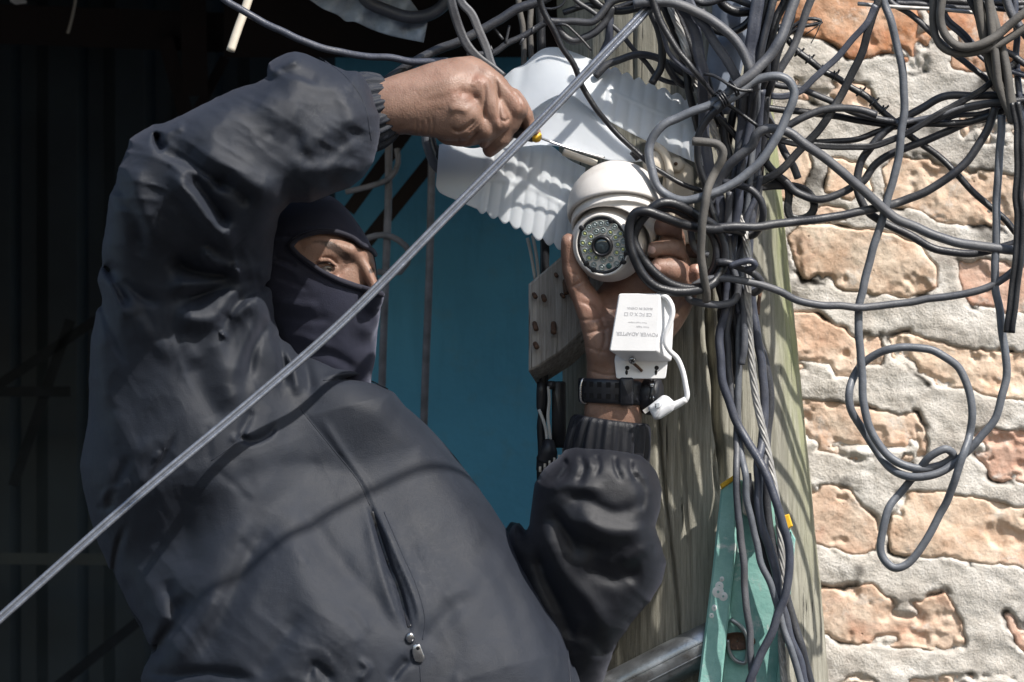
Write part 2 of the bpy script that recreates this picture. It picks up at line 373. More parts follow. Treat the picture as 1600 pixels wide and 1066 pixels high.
# brick wall, to the right of and behind the pole
WZ = -500.0
BR = [
 ([(1150,-60),(1300,-70),(1452,-60),(1453,60),(1449,112),(1425,112),(1392,92),(1330,88),(1285,62),(1238,50),(1150,40)], 0),
 ([(1480,-60),(1720,-50),(1720,135),(1600,128),(1540,118),(1482,112),(1478,60)], 0),
 ([(1150,215),(1225,228),(1262,232),(1268,262),(1256,300),(1235,312),(1150,300)], 1),
 ([(1372,262),(1392,244),(1450,250),(1530,268),(1600,275),(1700,285),(1700,372),(1600,362),(1540,352),(1470,345),(1398,322),(1378,300)], 1),
 ([(1232,372),(1250,352),(1320,352),(1400,366),(1442,382),(1462,420),(1470,452),(1420,468),(1370,462),(1300,448),(1252,440),(1236,412)], 1),
 ([(1500,408),(1540,400),(1620,412),(1720,420),(1720,505),(1640,500),(1565,490),(1520,478),(1500,462)], 3),
 ([(1228,490),(1270,486),(1322,512),(1338,528),(1340,596),(1300,592),(1246,580),(1228,560)], 2),
 ([(1385,524),(1420,520),(1500,540),(1600,552),(1700,560),(1700,636),(1620,628),(1540,618),(1470,605),(1420,588),(1392,560)], 1),
 ([(1346,520),(1378,520),(1384,548),(1380,574),(1350,570)], 2),
 ([(1236,622),(1290,630),(1370,642),(1432,648),(1446,668),(1446,712),(1420,724),(1330,716),(1250,706),(1238,670)], 4),
 ([(1522,680),(1545,668),(1600,676),(1700,684),(1700,768),(1610,762),(1545,748),(1524,722)], 3),
 ([(1250,756),(1300,752),(1334,762),(1352,790),(1370,815),(1372,864),(1330,864),(1270,852),(1248,820)], 2),
 ([(1402,772),(1440,765),(1520,772),(1600,792),(1700,800),(1700,890),(1600,888),(1520,876),(1440,872),(1388,864),(1390,820)], 1),
 ([(1274,914),(1320,918),(1362,910),(1390,928),(1404,940),(1440,938),(1478,922),(1494,950),(1508,985),(1514,1016),(1480,1022),(1420,1018),(1340,1012),(1282,1008),(1270,960)], 4),
 ([(1575,962),(1620,950),(1720,955),(1720,1040),(1640,1038),(1590,1020),(1578,990)], 3),
 ([(1320,1062),(1345,1050),(1370,1072),(1360,1120),(1200,1125),(1200,1080),(1290,1080)], 5),
 ([(1420,1062),(1500,1050),(1600,1058),(1700,1060),(1700,1140),(1560,1140),(1430,1130)], 4),
 ([(1262,330),(1290,322),(1320,330),(1322,345),(1280,346)], 2),
 ([(1300,250),(1340,246),(1362,262),(1366,300),(1330,312),(1290,300)], 1),
 ([(1240,120),(1300,128),(1360,140),(1362,176),(1300,170),(1238,158)], 2),
 ([(1500,185),(1600,190),(1700,196),(1700,230),(1600,226),(1500,220)], 2),
 ([(1220,1165),(1380,1172),(1480,1180),(1480,1255),(1220,1250)], 1),
 ([(1515,1185),(1700,1190),(1700,1262),(1515,1258)], 3),
]
TONE = [(.58, .31, .17), (.84, .68, .53), (.80, .64, .51), (.72, .49, .39), (.83, .65, .51), (.80, .76, .68)]
def brickmat():
    m, nt, b = mat('old_brick'); v = tc(nt); col = nd(nt, 'ShaderNodeAttribute', attribute_name='tone').outputs['Vector']
    f = noise(nt, v, 1.6, 7, .62, .4); c = mixc(nt, ramp(nt, f, [(.36, g3(0)), (.66, g3(1))]), mixc(nt, 1.0, col, (.78, .66, .60), 'MULTIPLY'), mixc(nt, .32, col, (.78, .70, .60)))
    f3 = noise(nt, v, 4.5, 6, .7); c = mixc(nt, ramp(nt, f3, [(.56, g3(0)), (.70, g3(.55))]), c, (.52, .42, .36))
    f4 = noise(nt, v, .9, 4, .6, 1.0); c = mixc(nt, ramp(nt, f4, [(.58, g3(0)), (.68, g3(.35))]), c, (.50, .22, .15))
    vo = nd(nt, 'ShaderNodeTexVoronoi'); vo.inputs['Scale'].default_value = 7.0; nt.links.new(v, vo.inputs['Vector'])
    pit = ramp(nt, math_(nt, 'ADD', vo.outputs['Distance'], math_(nt, 'MULTIPLY', noise(nt, v, 3.2, 3), .9)), [(.36, g3(1)), (.46, g3(0))])
    c = mixc(nt, ramp(nt, noise(nt, v, 2.2, 8, .7, .4), [(.56, g3(0)), (.66, g3(.7))]), c, (.66, .62, .57)); c = mixc(nt, math_(nt, 'MULTIPLY', pit, .8), c, (.13, .08, .06)); c = mixc(nt, ramp(nt, noise(nt, v, 22, 5, .7), [(.56, g3(0)), (.70, g3(.5))]), c, (.33, .24, .18))
    nt.links.new(c, b.inputs['Base Color']); b.inputs['Roughness'].default_value = .93; b.inputs['Specular IOR Level'].default_value = .2
    h = math_(nt, 'SUBTRACT', math_(nt, 'ADD', noise(nt, v, 5, 8, .68), math_(nt, 'MULTIPLY', noise(nt, v, 26, 4, .6), .35)), math_(nt, 'MULTIPLY', pit, .6))
    bump(nt, b, h, .0035, .7); return m
def mortarmat():
    m, nt, b = mat('rough_mortar'); v = tc(nt); f = noise(nt, v, 1.3, 8, .66, .5)
    c = ramp(nt, f, [(.26, (.42, .37, .33)), (.45, (.60, .56, .51)), (.66, (.73, .70, .66))])
    c = mixc(nt, ramp(nt, noise(nt, v, 12, 6, .7), [(.54, g3(0)), (.72, g3(.6))]), c, (.24, .22, .20))
    k = nd(nt, 'ShaderNodeAttribute', attribute_name='grime_shade').outputs['Fac']
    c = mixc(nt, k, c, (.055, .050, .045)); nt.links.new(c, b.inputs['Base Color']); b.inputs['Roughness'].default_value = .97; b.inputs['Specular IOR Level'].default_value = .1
    bump(nt, b, math_(nt, 'ADD', noise(nt, v, 6, 9, .7), math_(nt, 'MULTIPLY', noise(nt, v, 30, 4), .4)), .0045, .8); return m
M['brick'] = brickmat(); M['mortar'] = mortarmat()
bw = root('brick_wall', (1400, 1260, WZ), 'sunlit old wall of uneven orange bricks in rough pale mortar behind the cables', 'wall')
gx = np.arange(1040, 1722, 3.5); gy = np.arange(-120, 1280, 3.5); X, Y = np.meshgrid(gx, gy)
allsd = np.full(X.shape, 1e9)
for poly, t in BR:
    x0, y0 = np.min(poly, 0)-60; x1, y1 = np.max(poly, 0)+60; k = (X > x0) & (X < x1) & (Y > y0) & (Y < y1)
    allsd[k] = np.minimum(allsd[k], poly_sd(poly, X[k], Y[k]))
rg = lambda X, Y: 12*(fbm(X, Y, 46, 6, 5)-.5)*2
sdn = allsd+rg(X, Y)
hz = 20*(fbm(X, Y*1.6, 120, 3, 2)-.5)+7*(fbm(X, Y*1.3, 34, 4, 11)-.5)
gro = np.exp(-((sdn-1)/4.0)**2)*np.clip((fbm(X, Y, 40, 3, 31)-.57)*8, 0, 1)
smear = lambda X, Y, sd_: np.clip((fbm(X, Y, 64, 5, 123)-.56)*9, 0, 1)*np.clip((sd_+30)/14, 0, 1)
smr = smear(X, Y, sdn)
hz = hz - 13*gro*(1-smr) - 16*np.clip(-sdn/4, 0, 1)*(1-smr) + 2*smr
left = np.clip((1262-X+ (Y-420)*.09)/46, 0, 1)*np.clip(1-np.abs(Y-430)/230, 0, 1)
grime_shade = np.clip(gro*1.15+.26*np.clip((380-Y)/200, 0, 1)*np.clip((fbm(X, Y, 90, 5, 66)-.3)*2.4, 0, 1)+left*(fbm(X, Y, 20, 4, 77) > .5)*.8+np.clip((fbm(X, Y, 70, 4, 50)-.66)*9, 0, .7), 0, 1)  # crevice shade put into the colour, darker upper part, sooty left strip, random stains
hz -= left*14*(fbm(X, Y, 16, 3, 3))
ny, nx = X.shape; idx = np.arange(ny*nx).reshape(ny, nx)
F = np.stack([idx[:-1, :-1], idx[1:, :-1], idx[1:, 1:], idx[:-1, 1:]], -1).reshape(-1, 4)
mob('mortar', np.stack([X, Y, WZ+hz], -1).reshape(-1, 3), F, M['mortar'], bw, attrs={'grime_shade': grime_shade.ravel()})
V, Fk = boxw((1040, -120, WZ-40), (1721, 1279, WZ-320)); mob('wall_core', V, Fk, M['mortar'], bw, smooth=False, attrs={'grime_shade': np.zeros(8)})
for n_, (poly, t) in enumerate(BR):
    x0, y0 = np.min(poly, 0)-14; x1, y1 = np.max(poly, 0)+14
    xs = np.arange(x0, x1, 2.6); ys = np.arange(y0, y1, 2.6); X, Y = np.meshgrid(xs, ys)
    sdv = poly_sd(poly, X, Y)+rg(X, Y); e = np.clip(-sdv/3.2, 0, 1)
    z = WZ-13+e*(12+7*(vnoise(X*0+n_*9.7, Y*0, 5)-.5))+20*(fbm(X, Y*1.6, 120, 3, 2)-.5)+4*(fbm(X, Y, 80, 2, 60+n_)-.5)+3*(fbm(X, Y, 22, 4, 90+n_)-.5)+2*(fbm(X, Y, 7, 2, 9)-.5)
    z -= 7*np.clip((fbm(X, Y, 40, 3, 200+n_)-.6)*8, 0, 1)
    z -= 17*smear(X, Y, sdv)
    z = np.where(sdv > 3, WZ-60, z)
    keep = sdv < 8; ny, nx = X.shape; idx = np.arange(ny*nx).reshape(ny, nx)
    F = np.stack([idx[:-1, :-1], idx[1:, :-1], idx[1:, 1:], idx[:-1, 1:]], -1).reshape(-1, 4); F = F[keep.ravel()[F].all(1)]
    us, inv = np.unique(F, return_inverse=True); F = inv.reshape(F.shape)
    P = np.stack([X, Y, z], -1).reshape(-1, 3)[us]
    # close the back of the brick
    import collections
    ed = np.vstack([F[:, [a, (a+1) % 4]] for a in range(4)]); key = np.sort(ed, 1); uq, first, cnt = np.unique(key, axis=0, return_index=True, return_counts=True)
    bd = ed[first[cnt == 1]]; n0 = len(P); c = P.mean(0); P = np.vstack([P, [[c[0], c[1], WZ-70]]])
    Fl = [tuple(q) for q in F]+[(int(b_), int(a_), n0) for a_, b_ in bd]
    tn = np.array(TONE[t])*(0.9+.2*random.random())
    mob('brick', P, Fl, M['brick'], bw, attrs={'tone': np.tile(tn, (len(P), 1))})

# dark backdrop under the roof: blue plaster wall, corrugated sheets, beams
m, nt, b = mat('blue_plaster'); v = tc(nt); f = noise(nt, v, .35, 6, .6, .6)
c = ramp(nt, f, [(.3, (.095, .34, .50)), (.7, (.125, .43, .61))]); c = mixc(nt, ramp(nt, noise(nt, v, 3, 6), [(.55, g3(0)), (.75, g3(.35))]), c, (.16, .32, .38)); c = mixc(nt, ramp(nt, noise(nt, tc(nt, (1, .18, 1)), 1.4, 6, .65), [(.52, g3(0)), (.72, g3(.4))]), c, (.045, .19, .30))
nt.links.new(c, b.inputs['Base Color']); b.inputs['Roughness'].default_value = .7; bump(nt, b, noise(nt, v, 2, 6), .004); M['bluew'] = m
V, Fk = boxw((524, -700, -1250), (1250, 1900, -1330)); bl = mob('blue_wall', V, Fk, M['bluew'], smooth=False)
setp(bl, 'shaded plain blue plastered wall between the masked man and the pole', 'wall')
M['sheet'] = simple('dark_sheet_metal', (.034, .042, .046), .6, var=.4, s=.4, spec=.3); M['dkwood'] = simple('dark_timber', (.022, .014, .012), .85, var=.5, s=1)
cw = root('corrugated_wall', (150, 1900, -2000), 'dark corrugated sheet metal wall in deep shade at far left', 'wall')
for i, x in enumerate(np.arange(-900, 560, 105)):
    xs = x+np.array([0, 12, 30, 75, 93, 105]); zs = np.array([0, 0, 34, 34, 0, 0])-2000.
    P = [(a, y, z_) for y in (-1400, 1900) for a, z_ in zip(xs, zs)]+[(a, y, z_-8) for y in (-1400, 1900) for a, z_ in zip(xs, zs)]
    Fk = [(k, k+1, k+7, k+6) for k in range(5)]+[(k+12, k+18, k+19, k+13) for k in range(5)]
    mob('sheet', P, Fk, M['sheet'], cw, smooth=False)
rf = root('roof', (0, -150, -600), 'dark overhanging sheet roof on timber beams above the masked man', 'roof')
def slab_world(x0, x1, za, zb, yy, th):
    h0 = W([(400, yy, za)])[0]; A = W([(x0, yy, za)])[0]; B = W([(x1, yy, za)])[0]; dep = (za-zb)*KPX
    V = []
    for hx in (A[0], B[0]):
        for hy in (A[1], A[1]+dep):
            for hz_ in (h0[2], h0[2]+th): V.append((hx, hy, hz_))
    return np.array(V), [(0, 1, 3, 2), (4, 6, 7, 5), (0, 4, 5, 1), (2, 3, 7, 6), (0, 2, 6, 4), (1, 5, 7, 3)]
V = np.array([(x, y+t, z) for x in (-1100, 1320) for (y, z) in ((-125, -430), (-10, -2080)) for t in (0, -45)], float); mob('roof_sheet', V, [(0, 1, 3, 2), (4, 6, 7, 5), (0, 4, 5, 1), (2, 3, 7, 6), (0, 2, 6, 4), (1, 5, 7, 3)], M['sheet'], rf, smooth=False)
V = np.array([(x, y+t, z) for x in (-1100, 960) for (y, z) in ((-118, -150), (-128, -428)) for t in (0, -30)], float); mob('roof_sheet', V, [(0, 1, 3, 2), (4, 6, 7, 5), (0, 4, 5, 1), (2, 3, 7, 6), (0, 2, 6, 4), (1, 5, 7, 3)], M['sheet'], rf, smooth=False)  # unseen front sheet, added to shade the top of the blue wall
for (a, b2, w, h) in [((-700, 10, -1500), (372, 52, -1500), 62, 60), ((-700, -70, -900), (980, -66, -900), 60, 60), ((300, -80, -1400), (305, 150, -1400), 40, 40), ((350, 30, -1190), (1000, 30, -1190), 120, 70)]:
    V, Fk = beam(a, b2, w, h); mob('beam', V, Fk, M['dkwood'], rf, smooth=False)
V, Fk = beam((258, 60, -1450), (312, 260, -1450), 24, 20); mob('brace', V, Fk, M['dkwood'], rf, smooth=False)
V, Fk = beam((352, 90, -1450), (300, 190, -1450), 16, 20); mob('brace', V, Fk, M['dkwood'], rf, smooth=False)
# unseen side wall added to block sky light, so the shelter stays dark
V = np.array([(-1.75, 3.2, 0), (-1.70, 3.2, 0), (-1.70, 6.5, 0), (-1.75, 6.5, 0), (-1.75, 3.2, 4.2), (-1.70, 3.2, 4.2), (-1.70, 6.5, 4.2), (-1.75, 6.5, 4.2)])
mob('side_shade_sheet', V, [(0, 1, 2, 3), (4, 7, 6, 5), (0, 4, 5, 1), (1, 5, 6, 2), (2, 6, 7, 3), (3, 7, 4, 0)], M['sheet'], cw, smooth=False, world=True)
# dark rods in the shade
fr = root('window_grille', (600, 1000, -700), 'thin rusty steel bars standing before the blue wall', 'grille')
M['barm'] = simple('weathered_bar', (.20, .19, .20), .6, var=.4, s=3, bmp=.0006, bs=10)
for pts in [[(607, 140, -700), (607, 300, -700), (603, 420, -700), (597, 600, -700), (592, 900, -700)], [(676, 190, -700), (671, 420, -700), (663, 640, -700), (658, 900, -700)]]:
    tube('bar', pts, 6.0, M['barm'], fr, step=30)
tube('ring', [(548, 405, -705), (575, 372, -700), (612, 370, -690), (640, 395, -690), (625, 425, -690), (590, 425, -695)], 5, M['barm'], fr, step=12)
tube('ring', [(540, 300, -690), (575, 292, -690), (610, 278, -690), (622, 255, -690), (620, 232, -690)], 4.5, M['barm'], fr, step=12)
V, Fk = beam((555, 400, -1000), (690, 232, -1000), 22, 20); o = mob('brace', V, Fk, M['dkwood'], fr, smooth=False)
V, Fk = beam((545, 330, -1000), (640, 200, -1000), 20, 20); o = mob('brace', V, Fk, M['dkwood'], fr, smooth=False)
M['soot'] = simple('sooty_steel', (.020, .022, .024), .9, spec=.1)
lt = root('lattice', (60, 950, -1700), 'black crossing struts in the dark at far left', 'frame')
for a, b2 in [((-60, 640, -1700), (150, 500, -1700)), ((20, 760, -1700), (110, 500, -1700)), ((30, 1120, -1700), (230, 960, -1700)), ((-60, 612, -1690), (110, 612, -1690))]:
    V, Fk = beam(a, b2, 16, 14); mob('strut', V, Fk, M['soot'], lt, smooth=False)
V, Fk = beam((-100, 872, -1650), (260, 875, -1650), 18, 18); rl = mob('rail', V, Fk, simple('dull_rail', (.045, .05, .045), .8), smooth=False); setp(rl, 'faint greenish horizontal rail in the shade left of the man', 'rail')

# wooden utility pole
def woodmat(name, c0, c1, moss=True):
    m, nt, b = mat(name); v = tc(nt, (2.2, .06, 1.2)); v2 = tc(nt, (1, .12, .6)); v3 = tc(nt)
    f = noise(nt, v, 8, 10, .72, .12); f2 = noise(nt, v2, 3, 5, .6)
    c = ramp(nt, f, [(.30, tuple(x*.62 for x in c0)), (.42, c0), (.66, c1)])
    c = mixc(nt, ramp(nt, f2, [(.46, g3(0)), (.66, g3(.32))]), c, tuple(x*.62 for x in c0))
    if moss:
        a = nd(nt, 'ShaderNodeAttribute', attribute_name='moss').outputs['Fac']
        k = math_(nt, 'MULTIPLY', a, ramp(nt, noise(nt, v2, 5, 6, .7), [(.35, g3(.35)), (.6, g3(1))]))
        c = mixc(nt, k, c, (.30, .34, .13))
    cr = ramp(nt, noise(nt, tc(nt, (1, .02, .6)), 13, 4, .6, .3), [(.305, g3(0)), (.345, g3(1))]); c = mixc(nt, cr, tuple(x*.25 for x in c0), c)
    nt.links.new(c, b.inputs['Base Color']); b.inputs['Roughness'].default_value = .9; b.inputs['Specular IOR Level'].default_value = .2
    bump(nt, b, math_(nt, 'ADD', math_(nt, 'ADD', f, math_(nt, 'MULTIPLY', cr, .8)), math_(nt, 'MULTIPLY', noise(nt, v3, 30, 3), .15)), .0035, .8); return m
M['wood'] = woodmat('weathered_pole_wood', (.235, .225, .185), (.41, .395, .335)); M['wood2'] = woodmat('grey_board_wood', (.30, .28, .26), (.50, .48, .46), False)
PA, PB = np.array([1032., 0, -290]), np.array([1090., 1066, -290])
CR = Field2D(800, -300, 1400, 2600, 3.0)
for pts, a, w in [([(1108, 430), (1110, 530), (1118, 600), (1120, 660), (1128, 710), (1132, 780)], -44, 4.2), ([(1120, 700), (1118, 740), (1124, 780)], -14, 3),
                  ([(1022, 560), (1030, 700), (1040, 800), (1052, 900), (1060, 1000), (1066, 1100)], -18, 2.6), ([(1085, 480), (1086, 620)], -8, 2.5), ([(990, 0), (990, 120), (992, 200)], -9, 2.5), ([(1205, 760), (1230, 900), (1240, 1066)], -5, 3), ([(1062, 620), (1068, 760), (1075, 860)], -12, 2.4)]:
    CR.stroke(pts, a, w)
ys = np.concatenate([np.arange(-420, 1150, 6.), np.arange(1150, 2700, 60.)]); th = np.linspace(-np.pi, np.pi, 421)[:-1]
Y, T = np.meshgrid(ys, th, indexing='ij'); cx = PA[0]+(PB[0]-PA[0])*Y/1066.; R = 161+(206-161)*Y/1066.
R = R*(1+.012*(fbm(T*60+300, Y*.25, 22, 3, 4)-.5)*2)+1.8*(fbm(T*170+900, Y*.06, 7, 3, 6)-.5)
Rz = R*.92
X = cx+R*np.sin(T); Z = -290+Rz*np.cos(T); fr_ = np.cos(T) > .05
dz = np.where(fr_, CR(X, Y), 0); Rr = 1+dz/np.maximum(R, 1); X = cx+R*Rr*np.sin(T); Z = -290+Rz*Rr*np.cos(T)
moss = .8*np.clip((np.sin(T)-.80)/.20, 0, 1)*(np.cos(T) > -.6)*np.clip((1000-Y)/500, 0, 1)
n1, n2 = X.shape; idx = np.arange(n1*n2).reshape(n1, n2); nx_ = np.roll(idx, -1, 1)
F = np.stack([idx[:-1], nx_[:-1], nx_[1:], idx[1:]], -1).reshape(-1, 4)
po = root('utility_pole', (1180, 2690, -290), 'weathered grey wooden utility pole with long cracks and green moss on its right side', 'pole')
mob('trunk', np.stack([X, Y, Z], -1).reshape(-1, 3), F, M['wood'], po, attrs={'moss': moss.ravel()})
tube('nail', [(1188, 455, -120), (1185, 478, -112), (1184, 492, -112)], 3, M['rust'], po, n=8)
# nailed board
bd = root('nailed_board', (860, 580, -95), 'grey square board studded with rusty nails left of the hand', 'board')
V, Fk = prism([(826, 444), (850, 424), (880, 398), (925, 372), (960, 372), (960, 470), (915, 515), (880, 548), (852, 566), (840, 574), (826, 580)], -175, -82, 3, back=(14, 22))
bo = mob('plank', V, Fk, M['wood2'], bd, smooth=False)
for x, y, dx, dy, r in [(883, 449, 2, 20, 4.5), (849, 466, 2, 6, 4), (834, 462, 3, 5, 3.5), (865, 513, 0, 15, 4.5), (835, 510, 3, 10, 4), (836, 540, 3, 6, 4), (868, 430, 2, 3, 3), (877, 462, 4, 4, 3)]:
    tube('nail', [(x, y-dy/2, -84), (x+dx/2, y, -74), (x+dx, y+dy/2, -68)], r, M['rust'], bd, n=8, step=4)
# ------------------------------------------------------------ the person
def clothmat(name, col, sheen=.25, rough=.62, wsc=26):
    m, nt, b = mat(name); v = tc(nt); f = noise(nt, v, 1.1, 6, .6, .3)
    c = ramp(nt, f, [(.3, tuple(x*.82 for x in col)), (.7, tuple(x*1.2 for x in col))])
    dust = nd(nt, 'ShaderNodeAttribute', attribute_name='dust').outputs['Fac']
    k = math_(nt, 'MULTIPLY', dust, ramp(nt, noise(nt, v, 9, 7, .75, .8), [(.50, g3(0)), (.85, g3(.6))]))
    c = mixc(nt, k, c, (.10, .10, .105))
    sp = ramp(nt, noise(nt, v, 26, 2, .5), [(.765, g3(0)), (.80, g3(.35))]); c = mixc(nt, sp, c, (.25, .25, .26))
    nt.links.new(c, b.inputs['Base Color']); nt.links.new(ramp(nt, f, [(.3, g3(rough-.06)), (.7, g3(rough+.08))]), b.inputs['Roughness'])
    b.inputs['Specular IOR Level'].default_value = .33
    b.inputs['Sheen Weight'].default_value = sheen; b.inputs['Sheen Roughness'].default_value = .45; b.inputs['Sheen Tint'].default_value = (.75, .78, 1, 1)
    wv = nd(nt, 'ShaderNodeTexWave', wave_type='BANDS', bands_direction='DIAGONAL'); wv.inputs['Scale'].default_value = wsc; wv.inputs['Distortion'].default_value = 1.5; nt.links.new(v, wv.inputs['Vector'])
    p = bump(nt, b, math_(nt, 'ADD', noise(nt, v, 70, 3, .65), math_(nt, 'MULTIPLY', noise(nt, tc(nt, (1, 3, 1)), 40, 2, .5), .5)), .0005, .9)
    bump(nt, b, noise(nt, v, 5.0, 5, .6, .3), .0012, .45, p); return m
M['jacket'] = clothmat('jacket_nylon', (.0120, .0155, .0240), .08, .58); M['sleeve'] = clothmat('shiny_sleeve_nylon', (.0085, .0095, .0135), .08, .46)
M['bal'] = clothmat('balaclava_knit', (.020, .022, .040), .25, .8); M['balrim'] = clothmat('balaclava_rim', (.012, .012, .022), .2, .75)

JS = [(560,108),(541,109),(520,100),(500,90),(480,78),(462,73),(445,77),(430,86),(419,98),(420,120),(400,132),(370,141),(340,152),(300,172),(270,191),(256,195),(240,194),(220,204),(201,216),(199,232),(186,260),(175,290),(169,315),(166,345),(159,380),(157,415),(151,436),(152,465),(148,492),(143,530),(140,575),(138,620),(138,660),(131,695),(126,728),(129,762),(139,810),(151,858),(172,906),(206,961),(227,992),(237,1019),(226,1042),(222,1060),(240,1140),(260,1300),
      (930,1300),(925,1150),(908,1066),(901,1020),(893,985),(873,942),(848,886),(818,840),(793,802),(760,756),(718,710),(668,664),(633,637),(613,612),(590,601),(560,592),(530,580),(490,560),(452,537),(436,522),(428,500),(425,470),(425,440),(427,415),(434,378),(444,358),(447,337),(455,321),(470,322),(486,326),(508,317),(524,307),(550,296),(566,277),(580,255),(588,235),(592,215),(590,180),(583,150),(574,128)]
jf = Field2D(100, 40, 960, 1320, 3.0); jf.A = poly_sd(JS, jf.X, jf.Y)
FD = Field2D(100, 40, 1100, 1320, 2.0)
S = FD.stroke
# forearm sleeve
S([(425, 96), (448, 112), (470, 118), (500, 130)], -7, 6, 16); S([(419, 119), (440, 104), (470, 92)], 6, 8, 8)
S([(247, 206), (246, 222), (256, 236)], -22, 6, 8); S([(252, 236), (290, 252), (330, 276), (362, 300)], -16, 7, 26)
S([(246, 218), (262, 205), (290, 196)], 7, 8, 14); S([(268, 262), (300, 305), (330, 345), (368, 384)], 20, 16, 20)
S([(290, 270), (330, 318), (358, 360)], -24, 12, 12)
S([(330, 292), (350, 285), (375, 300), (395, 320)], -14, 12, 12); S([(300, 236), (350, 262), (400, 290), (440, 298)], 16, 26, 22)
S([(446, 250), (480, 262), (540, 262), (580, 250)], 8, 18, 16); S([(470, 250), (500, 215), (545, 190), (585, 182)], 7, 14, 20); S([(455, 200), (470, 235), (490, 262)], -4, 14, 10)
S([(400, 150), (430, 170), (470, 190)], 6, 22, 26); S([(520, 120), (540, 160), (560, 200)], 5, 14, 12); S([(500, 265), (530, 230), (570, 205)], -3.5, 7, 11)
S([(560, 235), (530, 262), (505, 292)], -4, 12, 12)
# elbow and upper arm
S([(186, 270), (196, 310), (214, 350), (222, 400)], -9, 14, 10); S([(205, 260), (220, 320), (246, 380)], 8, 12, 16)
S([(164, 412), (178, 440), (200, 480)], -13, 6, 9); S([(166, 408), (188, 430), (218, 462), (250, 478)], -9, 8, 10); S([(172, 430), (186, 470), (198, 500)], 8, 8, 10)
S([(152, 440), (160, 475), (178, 530), (196, 570)], -7, 8, 8); S([(150, 520), (158, 580), (170, 640)], 6, 9, 14); S([(196, 470), (230, 520), (280, 560)], 6, 16, 16)
S([(268, 398), (290, 420), (330, 432), (370, 422)], -26, 13, 16); S([(318, 384), (326, 404), (345, 416), (380, 425)], 15, 8, 10)
S([(262, 452), (300, 442), (350, 440), (400, 432)], 16, 12, 12); S([(278, 472), (310, 462), (350, 446), (410, 432)], -22, 11, 12)
S([(272, 492), (320, 500), (360, 486), (410, 460)], 16, 18, 16); S([(346, 512), (362, 485), (390, 460), (424, 440)], -17, 9, 12); S([(346, 526), (352, 520)], 9, 6, 6)
S([(360, 600), (380, 540), (408, 490), (424, 470)], 10, 14, 14); S([(385, 600), (396, 545), (418, 500)], -9, 9, 9); S([(330, 520), (350, 580), (372, 640)], 8, 18, 18)
S([(300, 560), (320, 620), (345, 665)], -8, 20, 18)
S([(272, 680), (255, 715), (236, 745), (222, 770)], -6, 3.5, 5); S([(250, 705), (240, 720)], 3, 4, 4)
S([(206, 710), (190, 740), (176, 770), (170, 800)], -6, 8, 8); S([(180, 785), (165, 795), (150, 790)], -4, 6, 6); S([(188, 760), (165, 770), (158, 788)], 4, 6, 6)
S([(196, 820), (184, 850), (178, 900), (196, 950)], -9, 4, 7); S([(196, 905), (205, 940), (224, 990)], -5, 9, 9)
# collar, chest
S([(452, 540), (470, 556), (482, 590), (486, 620)], -8, 7, 10); S([(430, 520), (442, 560), (440, 610)], -9, 6, 10); S([(440, 540), (460, 580), (466, 620)], 6, 8, 8)
S([(513, 598), (535, 593), (560, 592), (590, 598), (614, 611)], -12, 3.5, 5); S([(505, 590), (540, 582), (580, 588), (612, 604)], 7, 8, 5)
S([(368, 678), (390, 690), (420, 680), (432, 660)], -7, 5, 8); S([(360, 690), (374, 680), (395, 678)], 5, 6, 6); S([(395, 640), (380, 670), (372, 690)], -6, 7, 7)
S([(700, 900), (730, 980), (740, 1066)], 4, 20, 30); S([(360, 760), (430, 730), (520, 730)], -4, 22, 16); S([(420, 700), (400, 780), (360, 860)], 4, 20, 26)
S([(470, 640), (520, 700), (560, 750), (576, 785)], -1.1, 2.2, 3, False); S([(500, 650), (540, 712), (575, 762), (590, 800)], 2.5, 6, 6)
S([(577, 790), (592, 838), (606, 880), (622, 920), (640, 988)], -13, 4, 5); S([(590, 800), (612, 850), (636, 905), (652, 950), (656, 985)], 6, 5, 12); S([(574, 800), (588, 860), (604, 920), (626, 985)], 5, 12, 5)
S([(592, 826), (602, 860), (612, 895)], -5, 3, 3)
S([(300, 760), (290, 830), (300, 900)], -7, 26, 22); S([(370, 720), (350, 800), (330, 880), (300, 960)], 9, 34, 34); S([(420, 800), (390, 870), (350, 960), (310, 1040)], -10, 18, 22)
S([(470, 780), (500, 840), (550, 900), (600, 960), (640, 1000)], -6, 20, 20); S([(450, 830), (470, 900), (520, 980), (560, 1040)], 7, 26, 26); S([(300, 930), (262, 980), (242, 1025)], -15, 14, 12)
S([(345, 925), (300, 990), (268, 1040)], 7, 14, 16); S([(232, 1010), (250, 985), (290, 950)], 8, 8, 12); S([(400, 1066), (440, 1000), (470, 960)], -7, 16, 16); S([(560, 1030), (575, 1045), (560, 1066)], 5, 6, 6); S([(610, 1066), (625, 1045), (640, 1030)], -8, 6, 9)
S([(480, 1066), (490, 1040), (520, 1066)], -8, 8, 8); S([(660, 1010), (700, 960), (740, 930)], -5, 16, 16); S([(640, 740), (720, 830), (790, 940), (830, 1066)], 5, 50, 40); S([(760, 860), (800, 940), (830, 1040)], -3, 14, 16)
S([(846, 905), (872, 955), (888, 1010), (896, 1070)], -6, 3, 4); S([(838, 900), (866, 960), (880, 1066)], 3, 7, 7)
S([(660, 700), (740, 780), (800, 860)], -3, 20, 20); S([(225, 1050), (270, 1056), (330, 1052), (400, 1064)], -9, 8, 10); S([(180, 640), (210, 700), (250, 700)], 4, 16, 16)
S([(260, 905), (275, 960), (262, 1000)], -8, 12, 12)
rn = np.random.RandomState(3)
